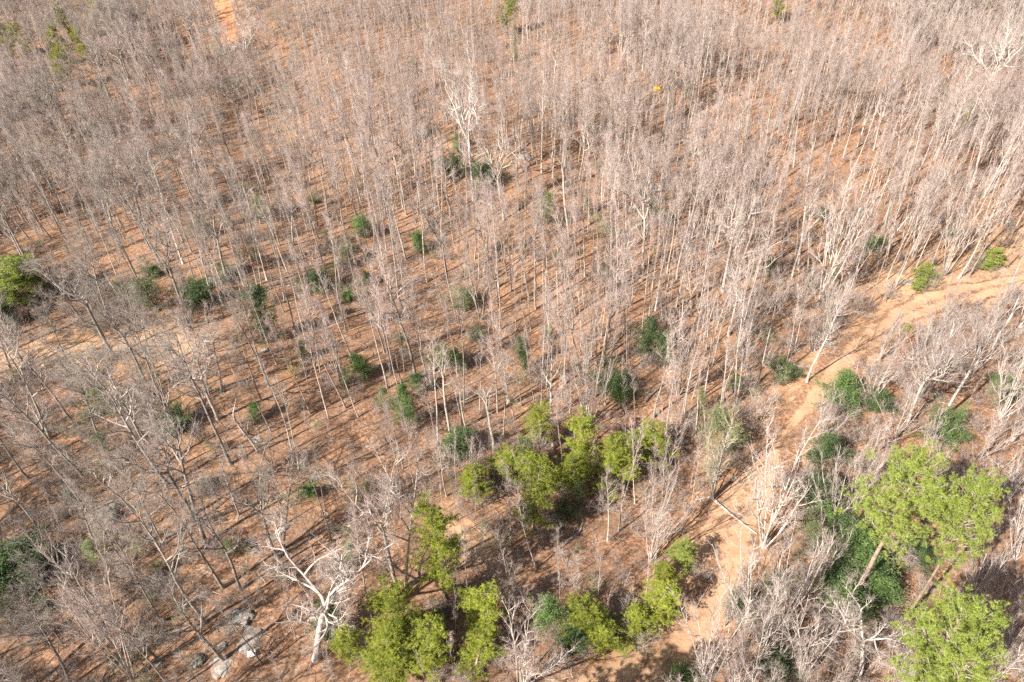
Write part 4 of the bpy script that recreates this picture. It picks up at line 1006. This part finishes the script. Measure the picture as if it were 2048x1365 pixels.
for (x, y, r_) in [f for f in FOOT2 if True][:len(EG) + len(GREENS)]:
    for _ in range(3):
        az = rg.uniform(0, 6.28); d_ = rg.uniform(.5, 2.6); xx, yy = x + d_ * math.cos(az), y + d_ * math.sin(az)
        idx, h = bk[(int(rg.integers(0, 4)), 'twig' if rg.uniform() < .6 else 'twig_moss')]; s = rg.uniform(1.2, 3.2) / h
        bi.append((idx, xx, yy, float(hgt(xx, yy)) - .05, (rg.normal(0, .15), rg.normal(0, .15), rg.uniform(0, 6.28)), (s, s, s)))
instancer('undergrowth', 'low tangled leafless brush and twigs over the leaf litter', 'undergrowth', bi, bm)
# dead sticks and twigs lying on the litter
def stick_heap(seed):
    rgs = np.random.default_rng(seed); a = Acc()
    for _ in range(7):
        p = np.array((rgs.normal(0, .7), rgs.normal(0, .7), .05)); az = rgs.uniform(0, 6.28); L = rgs.uniform(.5, 2.4)
        Q, S = grow(rgs, p, np.array((math.cos(az), math.sin(az), .06)), L, rgs.uniform(.015, .045), .008, 4, .12, -.01)
        a.tube(Q, S, 4, 0)
        for _k in range(2): a.tube(*grow(rgs, along(Q, rgs.uniform(.3, .9))[0], np.array((math.cos(az + 1), math.sin(az + 1), .3)), L * .35, .012, .005, 2, .1, 0), 3, 0)
    return a
sm = [stick_heap(k).mesh('sticks', (b,)) for k, b in enumerate(('bark_pale', 'bark_grey', 'bark_dark', 'bark_pale', 'bark_grey'))]
FOOT = []
sp = scatter(30000, lambda a, b, d1, d2, x, y: None if (b < 330 or d1 < 2.5) else 1.5 + 1.0 * (clump(x * 2, y * 2) < 0), 5)
si = [(int(rg.integers(0, 5)), x, y, float(hgt(x, y)), (rg.normal(0, .06), rg.normal(0, .06), rg.uniform(0, 6.28)), (1, 1, 1)) for x, y, a, b in sp]
instancer('woody_debris', 'dead sticks and twigs strewn over the leaf litter', 'debris', si, sm)
print('INFO brush', len(bi))

# ------------------------------------------------------------------ rocks
def rock(name, px, py, wpx, hpx, mat_, label, seed, flat=.45, cat='boulder'):
    g = ground(px, py); D = np.linalg.norm(g - CAM); mpp = D / FPX; dep = math.asin((CAM[2] - g[2]) / D)
    import bmesh
    bm_ = bmesh.new(); bmesh.ops.create_icosphere(bm_, subdivisions=4, radius=1)
    w = wpx * mpp / 2 * .72; d = hpx * mpp / 2 * .72 / max(.4, math.sin(dep)); off = Vector((seed * 7.3, seed * 3.1, 0))
    for v in bm_.verts:
        n = v.co.copy(); q = mnoise.voronoi(n * 1.3 + off)[0][0]; f = 1 + .38 * mnoise.noise(n * 1.6 + off) + .2 * mnoise.noise(n * 3.1 - off) + .10 * mnoise.noise(n * 5 + off) - .22 * q
        v.co = n * f
        if v.co.z > .62: v.co.z = .62 + (v.co.z - .62) * .25
    bm_.transform(Matrix.Diagonal((w, d, min(w, d) * flat * 1.3, 1)))
    me = bpy.data.meshes.new(name); bm_.to_mesh(me); bm_.free(); me.materials.append(M[mat_])
    o = link(name, me); o.location = (g[0], g[1], g[2] + min(w, d) * flat * .02); o.rotation_euler = (0, 0, seed * .7)
    return tag(o, label, cat, 'rocks on the forest floor')
for a in [
    (216, 1030, 62, 44, 'rock_dark', 'big dark lichened boulder with striped faces, in the lower left woods', 1, .8),
    (498, 1278, 74, 50, 'rock', 'broad pale granite slab under the white gnarled oak', 2, .16),
    (442, 1330, 66, 44, 'rock', 'grey granite slab at the bottom edge, left of the white panel', 3, .16),
    (482, 1240, 60, 46, 'rock', 'grey granite ledge above the broad pale slab', 4, .35),
    (395, 1322, 34, 30, 'rock_dark', 'dark jagged boulder left of the granite slab by the bottom edge', 5, .8),
    (497, 1088, 22, 22, 'rock', 'squarish grey stone, upper one of two beside the forked dark tree', 6, .8),
    (508, 1103, 16, 16, 'rock', 'small grey stone just below the squarish one', 7, .8),
    (554, 1070, 22, 66, 'rock_dark', 'long flat grey slab lying in litter right of the forked dark tree', 8, .2),
    (445, 1292, 26, 16, 'rock', 'pale stone pile fragment left of the broad granite slab', 9, .6),
    (228, 1325, 22, 14, 'rock', 'small pale stone near the bottom edge at the lower left', 10, .5),
    (318, 1328, 22, 20, 'rock', 'pale stone between the leaning trunks near the bottom edge', 11, .6),
    (455, 548, 50, 26, 'rock', 'grey rock outcrop at the foot of the stout grey tree', 12, .6),
    (425, 562, 36, 20, 'rock_dark', 'darker lower ledge of the outcrop left of the stout tree', 13, .6),
    (482, 540, 34, 22, 'rock', 'right-hand block of the outcrop by the stout grey tree', 14, .7),
    (352, 268, 26, 20, 'rock', 'pale rock alone in the upper left woods', 15, .7),
    (402, 826, 24, 20, 'rock', 'rounded grey rock beside the broad green bush', 16, .7),
    (530, 702, 20, 14, 'rock', 'small pale rock at the foot of the columnar dark holly', 17, .6),
    (1048, 316, 40, 20, 'rock', 'grey rocks beside the gnarled pale oak on the mound', 18, .5),
    (1660, 690, 22, 14, 'rock', 'pale stone in the brush just above the road', 19, .5),
    (1815, 566, 26, 14, 'rock', 'pale stone in the bare patch at the road bend', 20, .4),
    (515, 880, 30, 16, 'rock', 'grey flat rock by the crooked white stump', 21, .4),
]: rock('boulder', *a)

# white panel lying on the slab
g = ground(505, 1311)
import bmesh
bm_ = bmesh.new(); bmesh.ops.create_cube(bm_, size=1); bm_.transform(Matrix.Diagonal((.75, .6, .09, 1)))
bmesh.ops.bevel(bm_, geom=bm_.edges[:], offset=.015, segments=2, affect='EDGES')
me = bpy.data.meshes.new('panel'); bm_.to_mesh(me); bm_.free(); me.materials.append(M['white'])
o = link('panel', me); o.location = (g[0], g[1], g[2] + .34); o.rotation_euler = (.12, .05, .35)
tag(o, 'small white square panel lying beside the granite slab', 'panel')

# ------------------------------------------------------------------ fallen logs
def log(ax, ay, bx, by, r, bark, label, seed, arms=3):
    a = ground(ax, ay); b = ground(bx, by); rgl = np.random.default_rng(seed); n = 9; acc = Acc()
    t = np.linspace(0, 1, n)[:, None]; P = a + (b - a) * t; perp = unit(np.cross(b - a, (0, 0, 1)))
    L = np.linalg.norm(b - a); P = P + perp * (np.sin(t * 3 + seed) * .03 * L); P[:, 2] = hgt(P[:, 0], P[:, 1]) + r * .8 + .04
    org = P[0].copy(); P = P - org
    acc.tube(P, np.linspace(r, r * .45, n), 8)
    for i in range(arms):
        q, axd = along(P, rgl.uniform(.4, .95)); d = side_dir(rgl, axd, rgl.uniform(.6, 1.1)); d[2] = abs(d[2]) * .7 + .1
        acc.tube(*grow(rgl, q, d, rgl.uniform(.8, 2.2), r * .35, .012, 4, .15, .02), 4)
    # close the thick end with a cut face
    k = 10; c = P[0]; ax_ = unit(P[1] - P[0]); acc.cones(c[None] - ax_[None] * .001, ax_[None] * .02, r * .8)
    me = acc.mesh('fallen_log', (bark,), True); o = link('fallen_log', me); o.location = org
    return tag(o, label, 'log', 'fallen logs and dead wood')
for a in [
    (1432, 1002, 1512, 1072, .16, 'bark_white', 'pale log lying across the road curve below the mossy tree', 1, 1),
    (1390, 1001, 1432, 996, .14, 'bark_white', 'short pale log with a cut end left of the mossy tree', 2, 0),
    (1290, 905 - 100, 1330, 770, .2, 'bark_grey', 'grey log beside the pair of dark evergreen columns', 3, 2),
    (265, 1295, 395, 1250, .18, 'bark_grey', 'long rotting log on the slope at lower left', 4, 2),
    (950, 905 - 115, 880, 830, .12, 'bark_pale', 'thin fallen stem near the tall fresh green evergreen', 5, 2),
    (735, 590, 850, 555, .14, 'bark_dark', 'dark fallen trunk in the litter left of the dark crooked oak', 6, 2),
    (1225, 487, 1275, 530, .14, 'bark_pale', 'slanting pale fallen stem next to the leaning oak', 7, 1),
    (290, 985, 520, 950, .13, 'bark_dark', 'long dark fallen stem below the broad green bush', 8, 2),
    (330, 1075, 560, 1000, .2, 'bark_dark', 'thick dark log above the squarish grey stone', 9, 3),
    (1480, 372, 1550, 352, .16, 'bark_dark', 'dark fallen log in the upper right woods', 10, 1),
    (1790, 400, 1840, 385, .16, 'bark_dark', 'short dark log right of the leaning pale tree, right side', 11, 1),
    (1040, 305, 1075, 270, .16, 'bark_white', 'pale fallen top on the mound right of the gnarled oak', 12, 4),
    (640, 655, 745, 620, .12, 'bark_dark', 'dark fallen stem to the right of the columnar holly', 13, 2),
    (700, 1095, 800, 1065, .10, 'bark_grey', 'thin grey fallen branch left of the washed-out path', 14, 2),
    (1130, 1085, 1170, 1060, .10, 'bark_white', 'pale dead branch heap below the central pines', 15, 6),
]: log(*a)

# ------------------------------------------------------------------ trees and shrubs that keep their dead leaves
def leafy(px, py, wpx, hpx, leaf, label, seed, name='copper_leaved_tree', cat='copper-leaved tree', n=900, ls=.16):
    g = ground(px, py + hpx / 2); D = np.linalg.norm(g - CAM); mpp = D / FPX; w = wpx * mpp / 2; h = hpx * mpp * 1.15
    rgl = np.random.default_rng(seed); tr = Acc(); cr = Acc()
    P, R = grow(rgl, np.zeros(3), np.array((0, 0, 1.0)), h * .9, .07, .015, 6, .06, .1); tr.tube(P, R, 5)
    pts = []
    for j in range(34):
        q, ax = along(P, rgl.uniform(.2, 1)); Q, S = grow(rgl, q, side_dir(rgl, ax, rgl.uniform(.7, 1.3)), w * rgl.uniform(.4, 1.05), .02, .006, 3, .15, .12); cr.tube(Q, S, 3, 1)
        for i in range(n // 34): pts.append(along(Q, rgl.uniform(.25, 1))[0] + rgl.normal(0, .22, 3))
    C = np.array(pts); d = rgl.normal(0, 1, C.shape); d /= np.linalg.norm(d, axis=1)[:, None]; wv = np.cross(d, rgl.normal(0, 1, C.shape)); wv /= np.linalg.norm(wv, axis=1)[:, None]
    cr.leaves(C, d * ls, wv * ls * .35)
    e = bpy.data.objects.new(name, None); COL.objects.link(e); e.location = g
    link('trunk', tr.mesh('leafy_trunk', ('bark_grey',), True), e); link('crown', cr.mesh('leafy_crown', (leaf, 'twig')), e)
    return tag(e, label, cat, 'trees still holding dead leaves')
for a in [
    (1240, 138, 36, 34, 'copper', 'copper-leaved small tree below the glowing white top-edge tree', 1),
    (1888, 148, 44, 44, 'copper', 'copper-leaved tree left of the small dark evergreen at upper right', 2),
    (1955, 222, 60, 40, 'copper', 'copper-leaved tree at the foot of the big white oak', 3),
    (1935, 325, 44, 44, 'copper', 'copper-leaved bush right of centre in the upper right slope', 4),
    (2020, 345, 56, 70, 'copper', 'largest copper-leaved tree at the right edge', 5),
    (1835, 300, 26, 34, 'copper', 'thin copper-leaved tree left of the leaning pale tree', 6),
    (1395, 262, 24, 16, 'copper', 'small copper-leaved shrub in the upper right stand', 7),
    (1800, 690, 50, 60, 'copper', 'orange leaved shrub on the slope below the road bend', 8),
    (500, 520, 60, 50, 'copper', 'orange leaved shrub beside the rock outcrop', 9),
    (1565, 1215, 40, 30, 'copper', 'low orange leaved shrub among white stems right of the road', 10),
]: leafy(*a)
for a in [
    (1130, 235, 14, 16, 'yellow', 'tiny yellowish bush below the white pole in upper centre', 11, 'yellow_bush', 'bush', 300, .14),
    (590, 745, 30, 20, 'yellow', 'low yellowish bush right of the columnar holly', 12, 'yellow_bush', 'bush', 240, .12),
]: leafy(*a)
# the yellow clump high in the crooked tree
b, h, lean = stem_from(1324, 306, 1314, 178)
rgl = np.random.default_rng(9); cr = Acc(); C = rgl.normal(0, .22, (260, 3)); d = rgl.normal(0, 1, C.shape); d /= np.linalg.norm(d, axis=1)[:, None]; wv = np.cross(d, rgl.normal(0, 1, C.shape)); wv /= np.linalg.norm(wv, axis=1)[:, None]
cr.leaves(C, d * .2, wv * .08)
o = link('leaf_clump', cr.mesh('leaf_clump', ('yellow',))); o.location = (b[0] + lean[0], b[1] + lean[1], b[2] + h)
tag(o, 'bright yellow clump of leaves high in the crooked dark-forked tree', 'leaf clump')
